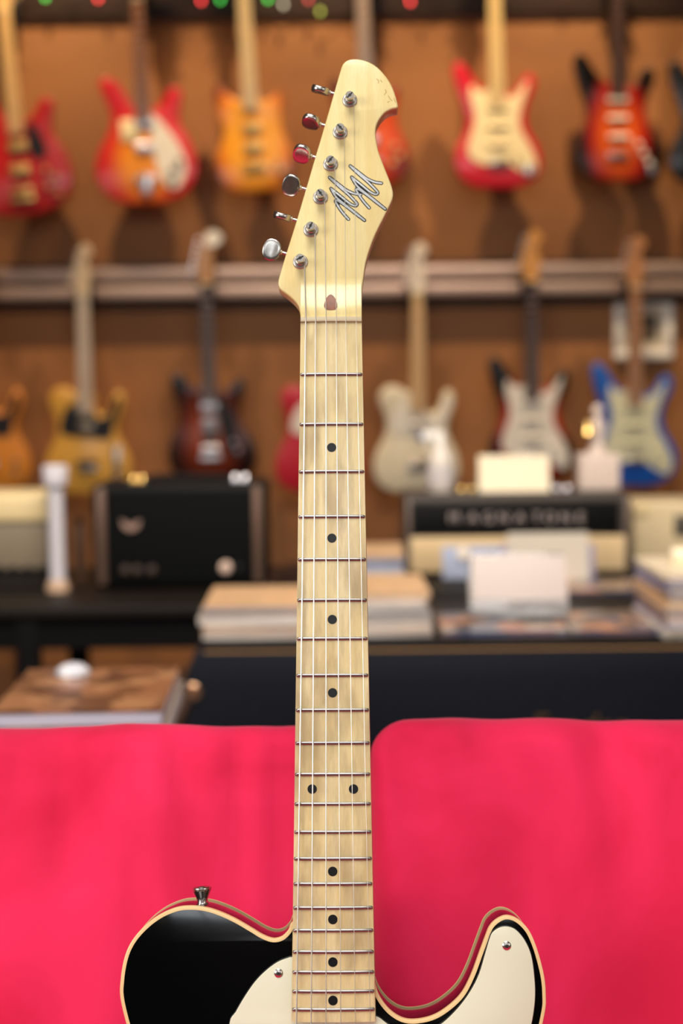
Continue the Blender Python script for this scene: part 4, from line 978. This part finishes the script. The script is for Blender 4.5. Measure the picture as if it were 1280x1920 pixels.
# ------------------------------------------------------------------ printed matter
def magazine(label, loc, wd, dp, th, rz, cover, page, group=None, name='magazine', bend=0.0):
    """page block with a wrapped cover; origin at the centre of its underside"""
    g = empty(name, loc, (0, 0, rz)); tag(g, label, 'magazine', group)
    bm = bmesh.new(); box_bm(bm, (0, 0.001, th / 2), (wd - 0.003, dp - 0.004, th * 0.86), min(th * 0.3, 0.002), 2); from_bm('pages', bm, page, g)
    bm = bmesh.new()
    for z in (th * 0.03, th * 0.97): box_bm(bm, (0, 0, z), (wd, dp, th * 0.06))
    box_bm(bm, (-wd / 2 + 0.0006, 0, th / 2), (0.0012, dp, th * 0.98))
    from_bm('cover', bm, cover, g, False)
    return g
page_w = mat('white_pages', srgb(244, 240, 236), 0.8, var=0.10, scale=14, stretch=(0.5, 0.5, 60))
page_c = mat('cool_pages', srgb(226, 228, 242), 0.8, var=0.08, scale=14, stretch=(0.5, 0.5, 60))
page_y = mat('warm_pages', srgb(246, 230, 204), 0.8, var=0.10, scale=14, stretch=(0.5, 0.5, 60))
cov = [mat('cover_peach', srgb(214, 176, 134), 0.35, var=0.15, scale=20), mat('cover_pale_blue', srgb(178, 188, 212), 0.35, var=0.15, scale=20), mat('cover_white', srgb(230, 222, 212), 0.35, var=0.08, scale=20), mat('cover_violet', srgb(150, 146, 186), 0.35, var=0.2, scale=20), mat('cover_grey', srgb(150, 140, 132), 0.35, var=0.3, scale=20)]
ORD = ['topmost magazine'] + [o + ' magazine from the top' for o in ('second', 'third', 'fourth', 'fifth', 'sixth', 'seventh', 'eighth', 'ninth', 'tenth', 'eleventh', 'twelfth')]
def stack(n, x, y, z, wd, dp, th, where, group, covers, pages, jit=0.008, rz=0.0, topcover=None):
    for k in range(n):
        lab = ORD[n - 1 - k] + ' of the ' + where if k else 'bottom magazine of the ' + where
        tw = th * random.uniform(0.8, 1.2)
        cvr = topcover if (k == n - 1 and topcover) else random.choice(covers)
        magazine(lab, (x + random.uniform(-jit, jit), y + random.uniform(-jit, jit), z), wd, dp, tw, rz + random.uniform(-0.03, 0.03), cvr, random.choice(pages), group)
        z += tw
    return z
def at_case(px, py): return PZ(px, py, ztop)
fl_ = at_case(486, 1198); fr_ = at_case(704, 1194)
mx0, mx1 = at_case(378, 1199).x, at_case(598, 1199).x
stack(9, (mx0 + mx1) / 2, fl_.y + 0.145, ztop, mx1 - mx0, 0.285, 0.0068, 'white-edged stack before the black amplifier', 'magazines in the stack before the black amplifier', [cov[0], cov[2], cov[2], cov[1]], [page_w, page_w, page_c], 0.005, topcover=cov[0])
mx0, mx1 = at_case(606, 1196).x, at_case(806, 1194).x
stack(9, (mx0 + mx1) / 2, fr_.y + 0.145, ztop, mx1 - mx0, 0.285, 0.0085, 'white-edged stack behind the front neck', 'magazines in the stack behind the front neck', [cov[2], cov[0], cov[2], cov[4]], [page_w, page_w, page_y], 0.005, topcover=cov[0])
mx0, mx1 = P(590, 1080, 3.36).x, P(760, 1080, 3.36).x
stack(13, (mx0 + mx1) / 2, 3.34 + 0.15, ztop, mx1 - mx0, 0.26, 0.0078, 'bluish taller stack beside the cream and black amplifier', 'magazines in the bluish taller stack', [cov[1], cov[3], cov[2]], [page_c, page_c, page_w], 0.005, rz=-0.03, topcover=cov[0])
q0 = at_case(1246, 1206)
stack(12, q0.x + 0.115, max(q0.y, TY + 0.02) + 0.15, ztop, 0.215, 0.285, 0.0092, 'warm-edged stack at the case end', 'magazines in the stack at the case end', [cov[0], cov[4], cov[2], cov[3]], [page_y, page_w, page_y], 0.006, rz=0.02, topcover=mat('cover_cream_title', srgb(236, 220, 190), 0.35, var=0.1, scale=10))
roll = empty('paper_roll', (q0.x + 0.105, max(q0.y, TY + 0.02) + 0.17, ztop + 0.112)); tag(roll, 'small cream paper roll lying on the magazine stack at the case end', 'paper roll')
bm = bmesh.new(); lathe_bm(bm, [(0.006, -0.05), (0.017, -0.05), (0.018, -0.048), (0.018, 0.048), (0.017, 0.05), (0.006, 0.05)], Matrix.Translation((0, 0, 0.018)) @ Matrix.Rotation(math.pi / 2, 4, 'Y'), 20); from_bm('paper', bm, cardm, roll)
lathe('core', [(0.006, -0.0505), (0.006, 0.0505)], mat('brown_core', srgb(120, 90, 60), 0.8), roll, Matrix.Translation((0, 0, 0.018)) @ Matrix.Rotation(math.pi / 2, 4, 'Y'), 14)

# glossy magazines lying flat on the case
def photo_cover(name, cols, scale):
    m = bpy.data.materials.new(name); m.use_nodes = True; nt = m.node_tree; b = nt.nodes['Principled BSDF']; b.inputs['Roughness'].default_value = 0.22
    tc = nt.nodes.new('ShaderNodeTexCoord'); v = nt.nodes.new('ShaderNodeTexVoronoi'); v.inputs['Scale'].default_value = scale
    nt.links.new(tc.outputs['Object'], v.inputs['Vector'])
    sx = nt.nodes.new('ShaderNodeSeparateColor'); nt.links.new(v.outputs['Color'], sx.inputs[0])
    r = nt.nodes.new('ShaderNodeValToRGB'); r.color_ramp.interpolation = 'CONSTANT'; e = r.color_ramp.elements
    e[0].color = cols[0]; e[1].position = 1 / len(cols); e[1].color = cols[1]
    for i, c in enumerate(cols[2:], 2): k = e.new(i / len(cols)); k.color = c
    nt.links.new(sx.outputs[0], r.inputs['Fac']); nt.links.new(r.outputs['Color'], b.inputs['Base Color'])
    return m
pc1 = photo_cover('photo_cover_dark', [srgb(60, 50, 48), srgb(176, 120, 90), srgb(120, 116, 120), srgb(70, 76, 96), srgb(190, 170, 150)], 16)
pc2 = photo_cover('photo_cover_warm', [srgb(150, 112, 90), srgb(110, 96, 92), srgb(196, 140, 104), srgb(70, 80, 120), srgb(170, 158, 150)], 18)
f0 = at_case(940, 1193)
bluepg = mat('blue_spine', srgb(84, 110, 160), 0.4, var=0.2, scale=20)
magazine('glossy dark-covered magazine lying flat before the leaflet holder', (at_case(934, 1170).x, f0.y + 0.12, ztop), 0.235, 0.23, 0.009, 0.0, pc1, bluepg, 'glossy magazines lying flat on the case')
magazine('glossy warm-covered magazine lying flat beside the stack at the case end', (at_case(1150, 1170).x, f0.y + 0.125, ztop), 0.20, 0.235, 0.008, 0.03, pc2, bluepg, 'glossy magazines lying flat on the case')
magazine('second glossy warm-covered magazine further back, before the cream and black amplifier', (at_case(1130, 1110).x, at_case(1130, 1110).y + 0.06, ztop), 0.22, 0.20, 0.008, -0.06, pc2, bluepg, 'glossy magazines lying flat on the case')

# leaflet holder with white leaflets
lb = at_case(972, 1168)
lh = empty('leaflet_holder', lb + Vector((0, 0, 0.010))); tag(lh, 'clear stand holding white leaflets on the glossy magazines', 'leaflet holder')
acr = mat('clear_acrylic', srgb(235, 238, 240), 0.08, trans=0.9)
tl = Matrix.Rotation(math.radians(-22), 3, 'X')
leafm = mat('white_leaflet', srgb(200, 188, 182), 0.65)
box('leaflets', (0.004, 0.025, 0.062), (0.186, 0.010, 0.118), leafm, lh, 0.001, rot=tl)
box('front_lip', (0, -0.004, 0.019), (0.19, 0.003, 0.036), acr, lh, 0.0008, rot=tl)
box('back_plate', (0.002, 0.036, 0.062), (0.192, 0.003, 0.124), acr, lh, 0.0008, rot=tl)
box('base', (0, 0.028, 0.002), (0.192, 0.075, 0.003), acr, lh, 0.0008)

def lean_card(name, label, px0, px1, py0, Y, m, extra=None):
    a, b_ = P(px0, 1060, Y), P(px1, 1060, Y); h_ = P((px0 + px1) / 2, py0, Y).z - ztop
    g = empty(name, ((a.x + b_.x) / 2, Y - 0.02, ztop + 0.007)); tag(g, label, 'card')
    an = math.radians(-9)
    box('sheet', (0, 0.0, h_ / 2), (b_.x - a.x, 0.003, h_), m, g, 0.0005, rot=Matrix.Rotation(an, 3, 'X'))
    if extra: box('panel', (extra[0], -0.003, h_ * extra[1]), (extra[2], 0.0015, extra[3]), extra[4], g, 0, rot=Matrix.Rotation(an, 3, 'X'))
    return g, h_
g, h_ = lean_card('price_card', 'pale blue card leaning on the cream amplifier grille', 828, 945, 1028, 3.66, mat('pale_blue_card', srgb(168, 178, 202), 0.7, var=0.1, scale=25))
lathe('seal', [(0.015, 0), (0.015, 0.0015), (0, 0.002)], mat('cream_seal', srgb(240, 226, 206), 0.6), g, Matrix.Translation((-0.025, -0.006, h_ * 0.80)) @ Matrix.Rotation(math.pi / 2 - 0.15, 4, 'X'), 20)
g, h_ = lean_card('price_card', 'white card with violet border leaning behind the leaflet holder', 938, 1112, 1024, 3.64, mat('violet_border_card', srgb(150, 144, 168), 0.7), (0.0, 0.5, 0.188, 0.135, mat('white_card_face', srgb(206, 196, 180), 0.7)))

# big books behind the sofa, on a small stand
BY = 2.05
zb = P(150, 1335, BY).z
b0, b1 = P(-20, 1335, BY).x, P(303, 1335, BY).x
stn = empty('side_stand', ((b0 + b1) / 2, BY + 0.16, 0)); tag(stn, 'dark wooden stand behind the sofa under the large books', 'stand')
bt = 0.022
box('top', (0, 0, zb - bt * 2 - 0.0125), (0.25, 0.29, 0.025), darkwood, stn, 0.003)
for sx in (-0.10, 0.10):
    for sy in (-0.12, 0.12): box('leg', (sx, sy, (zb - bt * 2 - 0.025) / 2), (0.035, 0.035, zb - bt * 2 - 0.025), darkwood, stn, 0.003)
cover_br = photo_cover('sepia_photo_cover', [srgb(120, 78, 50), srgb(150, 100, 66), srgb(96, 62, 42), srgb(176, 128, 88), srgb(130, 86, 58), srgb(160, 112, 78)], 22)
page_l = mat('lilac_pages', srgb(232, 228, 244), 0.8, var=0.06, scale=14, stretch=(0.5, 0.5, 80))
for k in range(2):
    bk = magazine(('large book with sepia photo cover, topmost behind the sofa', 'large grey-covered book underneath the sepia book')[1 - k] if True else '', ((b0 + b1) / 2 + (0.003, -0.004)[k], BY + 0.157, zb - bt * (2 - k)), b1 - b0, 0.315, bt, 0.03, cover_br if k else cov[4], page_l, 'large books behind the sofa', 'large_book')
    bk['category'] = 'book'
gp = P(135, 1270, BY + 0.25)
ck = empty('glass_paperweight', (gp.x, BY + 0.26, zb)); tag(ck, 'small glassy white paperweight on the sepia book', 'paperweight')
lathe('dome', [(0.024, 0), (0.026, 0.003), (0.024, 0.010), (0.014, 0.017), (0, 0.019)], mat('milky_glass', srgb(226, 228, 236), 0.1, coat=1.0), ck, None, 24)
lathe('foot', [(0.027, 0), (0.027, 0.002), (0, 0.002)], chrome, ck, None, 24)
